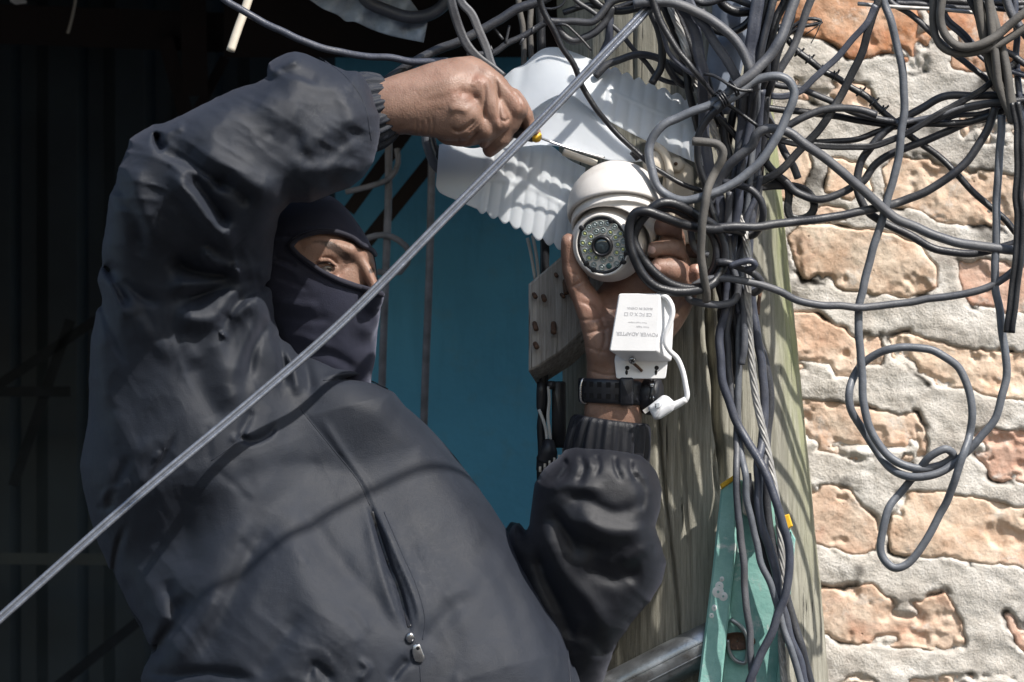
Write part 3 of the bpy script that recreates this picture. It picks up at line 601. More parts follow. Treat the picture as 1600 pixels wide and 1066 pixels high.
for i in range(22):
    x = rn.uniform(200, 820); y = rn.uniform(660, 1060); a = rn.uniform(.7, 1.5); L = rn.uniform(30, 90)
    S([(x, y), (x+L*.5*math.cos(a)+rn.uniform(-8, 8), y+L*.5*math.sin(a)), (x+L*math.cos(a), y+L*math.sin(a))], rn.uniform(-2.2, 2.0), rn.uniform(5, 12), rn.uniform(5, 12))
for i in range(18):
    x = rn.uniform(190, 560); y = rn.uniform(120, 290); a = rn.uniform(-.5, 1.0); L = rn.uniform(20, 55)
    S([(x, y), (x+L*.5*math.cos(a), y+L*.5*math.sin(a)+rn.uniform(-6, 6)), (x+L*math.cos(a), y+L*math.sin(a))], rn.uniform(-2.0, 2.0), rn.uniform(5, 10), rn.uniform(5, 10))
for i in range(30):
    x = rn.uniform(150, 400); y = rn.uniform(330, 760); a = rn.uniform(.9, 1.8); L = rn.uniform(25, 80)
    S([(x, y), (x+L*.5*math.cos(a), y+L*.5*math.sin(a)), (x+L*math.cos(a), y+L*math.sin(a))], rn.uniform(-2.6, 2.2), rn.uniform(5, 12), rn.uniform(5, 12))
FD.A += 9*(fbm(FD.X+FD.Y*.35, FD.Y*.7, 85, 3, 8)-.5)
def ridged(X, Y, s, seed, ang, asp):
    c, s_ = math.cos(ang), math.sin(ang); wx = 60*(fbm(X, Y, 130, 2, seed+40)-.5); wy = 60*(fbm(X, Y, 130, 2, seed+50)-.5)
    u = (X+wx)*c+(Y+wy)*s_; v = (-(X+wx)*s_+(Y+wy)*c)*asp
    n1 = vnoise(u/s, v/s, seed); n2 = vnoise(u/(s*.45), v/(s*.45), seed+3)
    return (1-np.abs(2*n1-1))**2+.4*(1-np.abs(2*n2-1))**2
gz = lambda cx_, cy_, r: np.exp(-((FD.X-cx_)**2+(FD.Y-cy_)**2)/r**2)
FD.A += 3.0*ridged(FD.X, FD.Y, 60, 4, .5, 2.6)*np.clip(gz(250, 300, 120)+gz(560, 210, 60)+.5*gz(420, 210, 120), 0, 1)
FD.A += 2.2*ridged(FD.X, FD.Y, 64, 9, 1.25, 2.8)*np.clip(gz(380, 470, 90)+gz(180, 560, 120)+.9*gz(200, 760, 100), 0, 1)
FD.A += .8*ridged(FD.X, FD.Y, 130, 15, 1.05, 3.0)*np.clip(gz(350, 950, 200)+.8*gz(620, 950, 200)+.5*gz(500, 720, 160), 0, 1)
FD.A += 2.4*ridged(FD.X, FD.Y, 80, 21, .9, 2.6)*np.clip(gz(260, 1000, 110)+gz(480, 1050, 90), 0, 1)
def jacket_d3(P):
    a = cap(P, (650, 168, 60), (520, 200, 100), 105, 138, .72); a = smin(a, cap(P, (520, 200, 100), (430, 205, 130), 138, 150, .72), 20)
    a = smin(a, cap(P, (430, 205, 130), (320, 250, 165), 148, 138, .78), 20); a = smin(a, cap(P, (320, 250, 165), (250, 275, 175), 132, 120, .85), 30)
    u = cap(P, (236, 290, 165), (245, 500, 20), 120, 150, .8); u = smin(u, cap(P, (245, 500, 20), (290, 700, -20), 150, 200), 40)
    u = smin(u, cap(P, (330, 320, 110), (360, 520, 0), 120, 130, .8), 40)
    a = smin(a, u, 30)
    t = cap(P, (330, 690, -60), (520, 640, -110), 190, 120); t = smin(t, cap(P, (330, 770, -70), (480, 1060, -30), 215, 270), 80)
    t = smin(t, cap(P, (560, 760, -110), (700, 1120, -40), 180, 250), 90); t = smin(t, cap(P, (420, 1060, -30), (480, 1500, -20), 260, 280), 80)
    t = smin(t, cap(P, (500, 560, -60), (520, 640, -60), 110, 150), 40)
    return smin(a, t, 42)
def jacket_f(P):
    return rint(jacket_d3(P), jf(P[:, 0], P[:, 1]), 50.0)-np.where(P[:, 2] > -120, 1, 0)*FD(P[:, 0], P[:, 1])*1.0
MAN = root('person', (520, 1480, -60), 'person in dark nylon jacket and black balaclava, working with both bare hands at the camera', 'person')
V, F = surfnet(jacket_f, (96, 48, -400), (960, 1200, 300), 3.3); V = newton(jacket_f, V, 2)
SUBD = 1
du = np.zeros(len(V))
for c, r in (((515, 235), 46), ((490, 175), 30), ((575, 215), 24), ((540, 150), 20), ((520, 235), 20), ((640, 900), 60), ((170, 780), 18), ((520, 1040), 34)): du = np.maximum(du, .9*np.exp(-((V[:, 0]-c[0])**2+(V[:, 1]-c[1])**2)/r**2))
mob('jacket', V, F, M['jacket'], MAN, attrs={'dust': du})
print('jacket', len(V))

# cuffs: gathered elastic
def cuff(name, c0, c1, r0, r1, zs, mt, flute, amp, up, seed, bow=3):
    c0 = np.array(c0, float); c1 = np.array(c1, float); a, u, v = frame_of(c1-c0); n = 160; rows = []
    for t in np.linspace(0, 1, 16):
        th = np.linspace(0, 2*np.pi, n, endpoint=False); e = min(1, t/.10, (1-t)/.10); R = (r0+(r1-r0)*t)+bow*math.sin(math.pi*t)-4*(1-e)**2
        w = np.sin(th*flute+2.2*np.sin(th*3+seed)+t*1.2)+.6*np.sin(th*flute*1.9+seed*2-t)
        RR = R+amp*w*(.5+.5*math.sin(math.pi*t)+.35)
        rows.append(c0+(c1-c0)*t+u*(np.cos(th)*RR*zs[0])[:, None]+v*(np.sin(th)*RR*zs[1])[:, None])
    cl = [c0+(c1-c0)*.02]; P = np.vstack(rows+[np.repeat([c0+(c1-c0)*.03], 1, 0), np.repeat([c0+(c1-c0)*.97], 1, 0)])
    i = np.arange(15)[:, None]; j = np.arange(n)[None]; F = [tuple(int(x) for x in q) for q in np.stack([i*n+j, i*n+(j+1) % n, (i+1)*n+(j+1) % n, (i+1)*n+j], -1).reshape(-1, 4)]
    A = 16*n; F += [(A, (k+1) % n, k) for k in range(n)]+[(A+1, 15*n+k, 15*n+(k+1) % n) for k in range(n)]
    return mob(name, P, F, mt, up, attrs={'dust': np.zeros(len(P))})
cuff('cuff', (564, 178, 62), (612, 163, 55), 62, 46, (1, .8), M['jacket'], 17, 2.2, MAN, 1.0)

# left sleeve
LS = [(884,704),(900,700),(950,704),(1000,712),(1012,722),(1024,738),(1034,765),(1031,795),(1021,822),(1030,848),(1040,880),(1034,910),(1016,938),(992,966),(966,1000),(948,1045),(930,1120),(900,1200),(780,1200),(700,1000),(760,870),(798,815),(812,815),(822,832),(828,820),(831,790),(836,755),(850,733),(868,720)]
lf = Field2D(640, 640, 1100, 1260, 3.0); lf.A = poly_sd(LS, lf.X, lf.Y); FL = Field2D(640, 640, 1100, 1260, 2.0)
L_ = FL.stroke
L_([(844, 820), (860, 860), (885, 902), (925, 945), (950, 990)], 9, 13, 15); L_([(856, 788), (880, 824), (915, 852), (955, 858)], -12, 18, 10)
L_([(912, 880), (950, 900), (1005, 896)], -10, 15, 20); L_([(850, 766), (890, 758), (945, 766)], 6, 10, 10); L_([(900, 798), (940, 828), (990, 832), (1020, 822)], 8, 14, 12)
L_([(840, 850), (852, 900), (880, 960), (900, 1010)], -13, 12, 12); L_([(880, 790), (910, 780), (960, 800), (1000, 790)], -6, 12, 9); L_([(1034, 850), (1000, 862), (970, 884)], 7, 12, 12)
L_([(990, 740), (1006, 770), (1000, 800)], -5, 10, 7); L_([(905, 712), (912, 732), (902, 756)], -5, 4, 6); L_([(930, 710), (936, 728), (930, 744)], -4, 4, 4); L_([(960, 712), (962, 732), (972, 752)], -5, 4, 5); L_([(985, 716), (986, 736), (996, 752)], -5, 4, 5); L_([(882, 716), (884, 734), (870, 752)], -5, 4, 5); L_([(918, 712), (922, 730)], 3, 5, 5)
L_([(900, 985), (930, 1000), (945, 1030)], -8, 12, 12); L_([(870, 800), (905, 870)], -5, 8, 8)
FL.A += 1.6*ridged(FL.X, FL.Y, 75, 33, .4, 2.4)*.9
def sleeve_f(P):
    d = cap(P, (950, 690, -30), (935, 800, -45), 100, 140); d = smin(d, cap(P, (935, 800, -45), (930, 900, -90), 140, 150), 30)
    d = smin(d, cap(P, (930, 900, -90), (820, 1040, -170), 150, 170), 40)
    d = smin(d, cap(P, (820, 1040, -170), (720, 850, -230), 120, 120), 40)
    return rint(d, lf(P[:, 0], P[:, 1]), 40.0)-np.where(P[:, 2] > -170, 1, 0)*FL(P[:, 0], P[:, 1])
V, F = surfnet(sleeve_f, (690, 690, -420), (1060, 1200, 140), 3.5); V = newton(sleeve_f, V, 2)
mob('sleeve', V, F, M['sleeve'], MAN, attrs={'dust': np.zeros(len(V))})
cuff('cuff', (946, 722, -22), (955, 655, -20), 66, 60, (1, .85), M['sleeve'], 15, 2.0, MAN, 2.0, 2)

# body: one continuous skin surface
HS = [(572,120),(600,121),(630,111),(660,101),(690,92),(715,87),(737,86),(752,93),(766,103),(785,118),(800,134),(812,142),(824,158),(833,175),(836,190),(846,203),(848,214),(838,219),(822,214),(806,212),(798,228),(782,240),(766,249),(757,246),(749,236),(748,226),(735,231),(715,232),(695,228),(680,218),(655,214),(633,212),(615,216),(572,222)]
hf = Field2D(540, 60, 880, 280, 2.0); hf.A = poly_sd(HS, hf.X, hf.Y)
GS = [(905,690),(912,640),(916,600),(917,565),(912,530),(906,505),(896,475),(886,452),(878,425),(874,395),(875,370),(882,360),(892,358),(899,364),(903,380),(905,400),(960,430),(1000,420),(1010,395),(1014,378),(1026,372),(1017,358),(1018,345),(1030,335),(1050,340),(1064,352),(1070,368),(1072,392),(1080,410),(1092,410),(1097,420),(1095,440),(1088,465),(1078,490),(1066,512),(1050,530),(1036,545),(1022,565),(1012,590),(1006,640),(1010,690)]
gf = Field2D(840, 310, 1130, 720, 2.0); gf.A = poly_sd(GS, gf.X, gf.Y)
SK = Field2D(400, 60, 1130, 700, 1.0); K = SK.stroke
# creases of the working hand
K([(728, 228), (740, 214), (748, 205)], -2.5, 2, 3)
for x in (650, 658, 668, 676): K([(x, 186+rn.uniform(-6, 4)), (x+1, 198), (x-1, 212)], -1.3, 1.5, 1.8)
K([(716, 145), (735, 148), (744, 160)], -4, 7, 7); K([(700, 172), (720, 170), (733, 177)], 3, 6, 9); K([(752, 122), (742, 128), (738, 136)], 2.5, 5, 5)
K([(758, 130), (757, 160), (756, 190)], -3, 2.2, 3.2); K([(774, 120), (778, 150), (780, 185), (784, 200)], -3.5, 2.2, 3.4); K([(790, 128), (806, 142)], -1.5, 2, 3)
K([(797, 140), (812, 158), (812, 172)], -2.5, 2, 2.6); K([(782, 186), (790, 190), (795, 184)], -2.5, 2, 2); K([(704, 200), (716, 206), (734, 196), (742, 186)], -4, 2.5, 3.5)
K([(731, 206), (740, 199), (747, 190)], -1.6, 1.3, 1.6); K([(735, 210), (744, 203), (751, 195)], -1.3, 1.2, 1.5); K([(716, 214), (717, 225)], -1.6, 1.4, 1.6)
K([(640, 140), (690, 128), (730, 112)], 1.5, 8, 8); K([(660, 160), (700, 150), (735, 132)], -1.3, 6, 6)
for i in range(26):
    x, y = rn.uniform(625, 750), rn.uniform(100, 200); K([(x, y), (x+rn.uniform(4, 14), y+rn.uniform(-6, 12))], rn.uniform(-.5, -.2), 1.2, 1.2)
# creases of the open palm
K([(903, 470), (925, 480), (940, 500), (945, 530), (935, 560)], -3, 2.5, 4); K([(900, 500), (930, 500), (955, 490)], -1.6, 2, 3); K([(914, 522), (932, 518), (955, 512)], -2.6, 2, 3); K([(915, 540), (930, 548), (950, 552)], -1.6, 2, 3)
K([(892, 425), (905, 432)], -1.6, 1.6, 2); K([(890, 450), (912, 440)], -2, 1.6, 2); K([(918, 578), (945, 586), (980, 584)], -1.6, 2, 2); K([(1046, 500), (1060, 480), (1068, 462)], -2.2, 2, 2.5); K([(1040, 520), (1052, 508)], -1.4, 1.6, 2)
K([(1064, 362), (1068, 380)], -1.6, 1.6, 2); K([(1020, 371), (1040, 369), (1066, 376)], -3, 1.8, 2.2); K([(1024, 402), (1045, 400), (1068, 408)], -3, 1.8, 2.2); K([(1078, 412), (1075, 425), (1078, 442)], -3, 1.8, 2)
# face
K([(489, 411), (500, 404), (512, 402), (522, 407), (528, 418)], -1.8, 1.2, 1.6); K([(520, 380), (540, 388), (552, 400)], 1.2, 5, 6); K([(470, 388), (495, 380), (515, 380)], .9, 5, 5); K([(528, 432), (534, 424), (545, 415)], -1.8, 3, 4)
BS = [(500,296),(522,305),(532,314),(544,328),(556,345),(568,362),(577,378),(584,394),(588,410),(591,430),(595,445),(600,458),(602,472),(600,490),(597,512),(594,530),(590,555),(584,585),(580,640),(420,660),(360,560),(350,400),(380,320),(440,290)]
bf = Field2D(320, 250, 660, 700, 2.0); bf.A = poly_sd(BS, bf.X, bf.Y)
SL = [(459,385),(466,377),(480,370.5),(499,366),(519,366),(538,370.5),(555,378),(566,387),(577,391),(586,401),(640,400),(640,470),(600,456),(579,449),(558,443),(532,434),(506,422),(486,409),(468,395)]
sf = Field2D(420, 330, 660, 500, 1.5); sf.A = poly_sd(SL, sf.X, sf.Y)
def hand_r(P):
    d = cap(P, (560, 178, 60), (610, 166, 55), 36, 41); d = smin(d, cap(P, (610, 166, 55), (640, 162, 50), 41, 47), 12)
    d = smin(d, cap(P, (640, 160, 50), (700, 152, 42), 47, 57), 20); d = smin(d, cap(P, (690, 150, 38), (738, 130, 25), 56, 46), 20)
    d = smin(d, cap(P, (660, 190, 58), (724, 190, 62), 24, 27), 16); d = smin(d, cap(P, (680, 165, 62), (733, 177, 76), 28, 15), 14)
    pk = cap(P, (733, 180, 72), (756, 200, 62), 16, 14); pk = smin(pk, cap(P, (756, 202, 60), (728, 218, 44), 14, 13), 5); pk = smin(pk, cap(P, (728, 218, 44), (695, 214, 36), 14, 14), 5)
    rg_ = cap(P, (748, 138, 64), (777, 186, 60), 21, 17); rg_ = smin(rg_, cap(P, (777, 190, 58), (748, 216, 40), 16, 15), 5); rg_ = smin(rg_, cap(P, (748, 216, 40), (710, 216, 26), 15, 14), 5)
    md = cap(P, (760, 122, 46), (806, 164, 44), 24, 18); md = smin(md, cap(P, (804, 168, 42), (782, 214, 28), 18, 17), 5); md = smin(md, cap(P, (782, 214, 28), (766, 236, 18), 16, 12), 5)
    ix = cap(P, (766, 112, 16), (812, 150, 20), 20, 15); ix = smin(ix, cap(P, (812, 150, 20), (826, 180, 22), 15, 12), 4); ix = smin(ix, cap(P, (826, 180, 22), (834, 200, 22), 12, 10), 4)
    th = cap(P, (690, 190, -5), (790, 208, -4), 26, 16); th = smin(th, cap(P, (790, 208, -4), (838, 206, 8), 15, 10), 5)
    for q in (pk, rg_, md, ix): d = smin(d, q, 5)
    d = smin(d, th, 8)
    return rint(d-3.0, hf(P[:, 0], P[:, 1]), 12.0)
def hand_l(P):
    d = cap(P, (950, 700, -22), (957, 640, -22), 38, 42, .85); d = smin(d, cap(P, (957, 640, -22), (962, 575, -24), 46, 48, .8), 12)
    d = smin(d, cap(P, (960, 570, -24), (968, 520, -30), 46, 58, .7), 20); d = smin(d, cap(P, (968, 520, -34), (1000, 462, -42), 56, 56, .6), 20)
    tm = cap(P, (936, 540, -6), (912, 480, 2), 34, 27); tm = smin(tm, cap(P, (912, 480, 2), (893, 425, 12), 24, 18), 12); tm = smin(tm, cap(P, (893, 425, 12), (888, 380, 24), 17, 14), 8)
    d = smin(d, tm, 14); d = smin(d, cap(P, (1010, 545, -26), (1060, 475, -30), 32, 26), 14)
    ix = cap(P, (1020, 425, -60), (1064, 372, -20), 22, 19); ix = smin(ix, cap(P, (1064, 372, -20), (1052, 355, 8), 18, 17), 6); ix = smin(ix, cap(P, (1052, 355, 8), (1034, 356, 24), 17, 15), 6)
    md = cap(P, (1036, 432, -55), (1070, 400, -14), 21, 18); md = smin(md, cap(P, (1066, 394, -8), (1046, 387, 22), 17, 16), 6); md = smin(md, cap(P, (1046, 387, 22), (1020, 389, 36), 15, 12), 6)
    rr = cap(P, (1044, 450, -45), (1074, 440, -6), 22, 20); rr = smin(rr, cap(P, (1070, 432, 0), (1050, 422, 26), 20, 18), 6); rr = smin(rr, cap(P, (1050, 422, 26), (1030, 418, 36), 17, 13), 6)
    pk = cap(P, (1068, 470, -30), (1090, 445, -6), 20, 14); pk = smin(pk, cap(P, (1090, 445, -6), (1087, 422, 14), 13, 11), 5)
    for q in (ix, md, rr, pk): d = smin(d, q, 4)
    return rint(d-2.0, gf(P[:, 0], P[:, 1]), 10.0)
def head_d(P, face=True):
    d = ell(P, (480, 415, -62), (112, 114, 92)); d = smin(d, ell(P, (520, 480, -50), (72, 100, 66)), 30)
    d = smin(d, cap(P, (530, 545, -45), (560, 560, -35), 34, 24), 26)
    d = smin(d, cap(P, (488, 384, 14), (546, 391, 14), 13, 12), 14); d = smin(d, cap(P, (552, 395, 4), (577, 400, -24), 11, 8), 10)
    d = smin(d, cap(P, (562, 402, 4), (592, 456, 10), 7, 12), 10); d = smin(d, cap(P, (592, 456, 10), (584, 470, 0), 12, 14), 8); d = smin(d, cap(P, (566, 510, -10), (575, 500, -16), 14, 14), 14)
    if face:
        d = smax(d, -ell(P, (520, 420, 42), (27, 17, 22)), 10); d = smax(d, -ell(P, (585, 424, -14), (12, 13, 14)), 6)
        d = smin(d, ell(P, (509, 421, 11), (21, 15, 18)), 5); d = smax(d, -ell(P, (511, 421.5, 34), (16, 6.5, 12)), 2)
        d = smin(d, cap(P, (490, 413, 24), (501, 407, 30), 2.6, 3.2), 3); d = smin(d, cap(P, (501, 407, 30), (514, 407, 31), 3.2, 3.2), 3); d = smin(d, cap(P, (514, 407, 31), (525, 415, 27), 3.2, 2.4), 3)
        d = smin(d, cap(P, (492, 430, 20), (520, 438, 20), 4, 4), 6)
    return d
def body_f(P):
    d = rint(head_d(P), bf(P[:, 0], P[:, 1])+1.5+5*np.clip(sf(P[:, 0], P[:, 1])/6+.3, 0, 1), 12.0); d = smin(d, cap(P, (480, 520, -70), (430, 680, -70), 58, 70), 40)
    d = smin(d, cap(P, (400, 700, -70), (470, 1000, -90), 120, 140), 60); d = smin(d, cap(P, (470, 1000, -90), (490, 1180, -90), 140, 140), 40)
    d = smin(d, cap(P, (330, 660, -20), (250, 330, 130), 62, 44), 40); d = smin(d, cap(P, (250, 320, 150), (420, 215, 130), 44, 42), 20); d = smin(d, cap(P, (420, 215, 130), (580, 175, 60), 44, 36), 16)
    d = smin(d, cap(P, (480, 720, -180), (760, 960, -230), 60, 46), 40); d = smin(d, cap(P, (760, 960, -230), (880, 920, -120), 44, 44), 24); d = smin(d, cap(P, (880, 920, -120), (950, 700, -24), 44, 36), 16)
    x, y = P[:, 0], P[:, 1]; hr = x > 540; m1 = (x > 570) & (y < 300); m2 = (x > 840) & (y < 700)
    if m1.any(): d[m1] = np.minimum(d[m1], hand_r(P[m1]))
    if m2.any(): d[m2] = np.minimum(d[m2], hand_l(P[m2]))
    fr = P[:, 2] > np.where(x > 860, -70, -40)
    return d-np.where(fr, SK(x, y), 0)
V, F = surfnet(body_f, (150, 70, -330), (1120, 1180, 200), 2.2, B=10); V = newton(body_f, V, 2, .4, 2.0)
print('body', len(V))
dark = Field2D(400, 60, 1130, 700, 1.5); D = dark.stroke     # brow hair, nails
D([(508, 380), (525, 388), (538, 399), (550, 406)], 1.1, 7, 6); D([(482, 380), (500, 377), (518, 384)], .5, 5, 4); D([(578, 420), (584, 426)], 1, 5, 5); D([(492, 416), (502, 411), (514, 411), (525, 420)], .9, 1.8, 1.6); D([(555, 404), (548, 412)], .5, 4, 4)
red = Field2D(400, 60, 1130, 700, 1.5); R_ = red.stroke
for p, a, w in [([(712, 146), (738, 150)], .9, 10), ([(742, 122), (752, 128)], .9, 8), ([(800, 150), (812, 165)], .7, 9), ([(780, 185), (790, 200)], .5, 10), ([(724, 228), (760, 240)], .8, 14), ([(524, 430), (536, 430)], .9, 6), ([(884, 380), (892, 420)], .5, 16), ([(1030, 350), (1060, 356)], .8, 14), ([(1030, 420), (1075, 430)], .6, 16), ([(1087, 420), (1090, 440)], 1, 10), ([(920, 470), (960, 450)], .8, 30), ([(575, 430), (590, 445)], .5, 9)]: R_(p, a, w, fade=False)
nail = Field2D(400, 60, 1130, 700, 1.0); N_ = nail.stroke
N_([(1012, 388), (1019, 391)], 1.2, 6, 6, False); N_([(1091, 416), (1093, 423)], 1.1, 4.5, 4.5, False); N_([(1024, 416), (1029, 420)], 1, 5, 5, False)
m, nt, b = mat('skin'); v = tc(nt); f = noise(nt, v, 3.5, 6, .6)
c = ramp(nt, f, [(.3, (.20, .115, .083)), (.7, (.30, .19, .145))])
c = mixc(nt, math_(nt, 'MULTIPLY', nd(nt, 'ShaderNodeAttribute', attribute_name='red').outputs['Fac'], .34), c, (.27, .115, .08))
vo = nd(nt, 'ShaderNodeTexVoronoi', feature='DISTANCE_TO_EDGE'); vo.inputs['Scale'].default_value = 24; nt.links.new(v, vo.inputs['Vector'])
c = mixc(nt, ramp(nt, noise(nt, v, 14, 5, .7), [(.5, g3(0)), (.75, g3(.35))]), c, (.24, .12, .085))
hair = ramp(nt, math_(nt, 'ADD', nd(nt, 'ShaderNodeAttribute', attribute_name='hair').outputs['Fac'], math_(nt, 'MULTIPLY', math_(nt, 'SUBTRACT', noise(nt, tc(nt, (1, 2.4, 1), rot=(0, 0, .5)), 60, 2), .5), .9)), [(.30, g3(0)), (.62, g3(.85))])
c = mixc(nt, hair, c, (.035, .025, .022)); c = mixc(nt, ramp(nt, nd(nt, 'ShaderNodeAttribute', attribute_name='nail').outputs['Fac'], [(.4, g3(0)), (.6, g3(.8))]), c, (.62, .42, .36))
nt.links.new(c, b.inputs['Base Color']); b.inputs['Roughness'].default_value = .48; b.inputs['Subsurface Weight'].default_value = .12; b.inputs['Subsurface Radius'].default_value = (.006, .002, .001); b.inputs['Subsurface Scale'].default_value = 1.0; b.inputs['Specular IOR Level'].default_value = .42
bump(nt, b, math_(nt, 'ADD', math_(nt, 'MULTIPLY', vo.outputs['Distance'], .7), noise(nt, tc(nt, (1, .5, 1), rot=(0, 0, .6)), 22, 5, .6)), .0008, .7); M['skin'] = m
bod = mob('body', V, F, M['skin'], MAN, attrs={'hair': dark(V[:, 0], V[:, 1])*(V[:, 0] < 600), 'red': red(V[:, 0], V[:, 1]), 'nail': nail(V[:, 0], V[:, 1])*(V[:, 2] > 10)})
m, nt, b = mat('eye'); v = tc(nt); gx_ = nd(nt, 'ShaderNodeAttribute', attribute_name='iris').outputs['Fac']
nt.links.new(ramp(nt, gx_, [(0, (.006, .005, .005)), (.30, (.008, .006, .005)), (.34, (.05, .028, .015)), (.85, (.04, .022, .012)), (.97, (.26, .22, .20))]), b.inputs['Base Color']); b.inputs['Roughness'].default_value = .08; b.inputs['Coat Weight'].default_value = .6
c = np.array((509.5, 420.5, 11.5)); ax = np.array((.45, -.25, .86)); ax /= np.linalg.norm(ax)
P, F = lathe(c, ax, [(-15.5*math.cos(t), max(.01, 15.5*math.sin(t))) for t in np.linspace(0, math.pi, 24)], 36)
ir = np.arccos(np.clip(((P-c)@ax)/15.5, -1, 1))/.48; mob('eyeball', P, F, m, MAN, attrs={'iris': np.clip(ir, 0, 1)})

# balaclava
FB = Field2D(320, 250, 660, 700, 2.0); B_ = FB.stroke
B_([(425, 372), (440, 370), (456, 368)], -3, 3, 4); B_([(425, 404), (440, 408), (462, 416)], -4, 2.5, 5); B_([(428, 412), (446, 418), (470, 432)], 2.5, 5, 5); B_([(427, 432), (450, 440), (480, 452)], -1.8, 4, 6); B_([(428, 470), (460, 476), (500, 480)], 2.5, 9, 9)
B_([(430, 492), (470, 498), (520, 500)], -2, 7, 9); B_([(440, 520), (480, 530), (520, 545)], 2.5, 9, 9); B_([(452, 366), (470, 356), (500, 352), (530, 355), (560, 368), (574, 382)], -1.6, 1.5, 1.8); B_([(556, 345), (560, 352), (561, 372)], -1.6, 1.5, 1.8)
B_([(450, 386), (462, 404), (490, 424), (530, 446), (575, 462)], -1.8, 1.5, 2); B_([(600, 470), (592, 490), (580, 520)], -2, 8, 8); B_([(470, 545), (520, 555), (560, 580)], -3, 8, 8)
FB.A += 3*(fbm(FB.X, FB.Y, 40, 3, 3)-.5)
def bal_f(P):
    d = head_d(P, False)-6.5; d = smin(d, cap(P, (488, 530, -70), (460, 690, -75), 64, 78), 40); d = smin(d, cap(P, (535, 540, -50), (545, 640, -60), 42, 46), 30)
    d = rint(d, bf(P[:, 0], P[:, 1]), 16.0)-FB(P[:, 0], P[:, 1])*(P[:, 2] > -60)
    return np.where(P[:, 2] > -75, smax(d, -sf(P[:, 0], P[:, 1]), 2.5), d)
V, F = surfnet(bal_f, (330, 280, -190), (640, 700, 70), 2.4); V = newton(bal_f, V, 2, .4, 2)
mob('balaclava', V, F, M['bal'], MAN, attrs={'dust': np.zeros(len(V))})
# rim of the eye opening, laid on the balaclava
rim = crom([(586,398),(577,387),(566,383),(555,374),(538,366),(519,361.5),(499,361.5),(480,366),(464,373),(454,384),(463,396),(484,412),(505,426),(531,439),(557,448),(578,454),(598,461)], 4)
g_ = lambda P: head_d(P, False)-6.5
zz = np.full(len(rim), 60.0)
for _ in range(60):
    Q = np.c_[rim, zz]; d = rint(g_(Q), bf(Q[:, 0], Q[:, 1]), 16.0); zz = np.where(d > 0, zz-np.clip(d, .3, 3), zz)
P, F = sweep(np.c_[rim, zz+3.0][::2], 4.2, 'round', step=3); mob('eye_opening_rim', P, F, M['balrim'], MAN, attrs={'dust': np.zeros(len(P))})
print('man done')
# ------------------------------------------------------------ ladder at the foot of the pole
m, nt, b = mat('green_fibreglass'); v = tc(nt); f = noise(nt, v, 2.5, 7, .65)
c = ramp(nt, f, [(.3, (.17, .38, .34)), (.7, (.30, .54, .49))])
c = mixc(nt, ramp(nt, noise(nt, v, 1.6, 7, .72, .4), [(.57, g3(0)), (.66, g3(1))]), c, (.56, .62, .60))
c = mixc(nt, ramp(nt, noise(nt, tc(nt, (1, .3, 1)), 14, 5, .7), [(.60, g3(0)), (.74, g3(.6))]), c, (.45, .50, .46)); nt.links.new(c, b.inputs['Base Color']); b.inputs['Roughness'].default_value = .55
bump(nt, b, noise(nt, v, 14, 6, .65), .001, .7); M['fg'] = m
M['alu'] = simple('worn_aluminium', (.36, .38, .40), .36, metal=.9, var=.25, s=2, bmp=.0004, bs=18, dirt=(.18, .17, .16), ds=2.5)
M['splat'] = simple('white_paint_spatter', (.72, .74, .73), .6, var=.1)
ldr = root('ladder', (1140, 1880, -60), 'green fibreglass ladder top leaning on the pole, paint spattered, with an aluminium rung', 'ladder')
V, F = prism([(1147, 748), (1186, 756), (1212, 786), (1238, 832), (1233, 905), (1214, 1066), (1130, 1800), (1010, 1800), (1127, 1066), (1150, 850)], -72, -62, 2); mob('rail', V, F, M['fg'], ldr, smooth=False)
V, F = prism([(1127, 760), (1148, 749), (1151, 850), (1128, 1066), (1010, 1800), (975, 1800), (1091, 1066), (1112, 900)], -72, -40, 3); mob('rail_flange', V, F, M['fg'], ldr, smooth=False)
V, F = prism([(1236, 830), (1243, 842), (1238, 900), (1222, 1066), (1140, 1800), (1128, 1800), (1213, 1066), (1230, 905)], -72, -46, 2); mob('rail_flange', V, F, M['fg'], ldr, smooth=False)
V, F = prism([(1125, 757), (1147, 742), (1149, 749), (1127, 765)], -70, -36, 2); mob('end_cap', V, F, M['yellow'], ldr, smooth=False)
V, F = prism([(1222, 806), (1233, 803), (1239, 822), (1229, 829)], -66, -40, 2); mob('end_cap', V, F, M['yellow'], ldr, smooth=False)
V, F = prism(rrect(1160, 752, 1184, 806, 7), -62, -30, 3); mob('cream_bracket', V, F, M['cream'], ldr)
V, F = prism(rrect(1188, 795, 1206, 830, 6), -62, -36, 3); mob('cream_bracket', V, F, M['cream'], ldr)
P, F = sweep([(1119, 1001, -80), (1060, 1030, -83), (900, 1112, -92)], 33, step=30, n=40); mob('rung', P, F, M['alu'], ldr)
for dy in (-24, -8, 12, 26):
    tube('rung_ridge', [(1112, 1004+dy, -80+math.sqrt(33**2-dy**2)), (1060, 1030+dy, -83+math.sqrt(33**2-dy**2)), (900, 1112+dy, -92+math.sqrt(33**2-dy**2))], 1.5, M['alu'], ldr, step=20, n=8)
tube('rung_lip', [(1141, 968, -56), (1156, 978, -54), (1167, 995, -53), (1168, 1020, -53), (1164, 1036, -54), (1150, 1033, -55), (1140, 1020, -56), (1137, 1000, -57)], 3.6, M['alu'], ldr, step=4)
P, F = lathe((1152, 1002, -59), (0, 0, 1), [(-1, 1), (0, 26), (2, 24), (-4, 20), (-6, .5)], 32, 1.1, .55); mob('rung_hole', P, F, M['rust'], ldr)
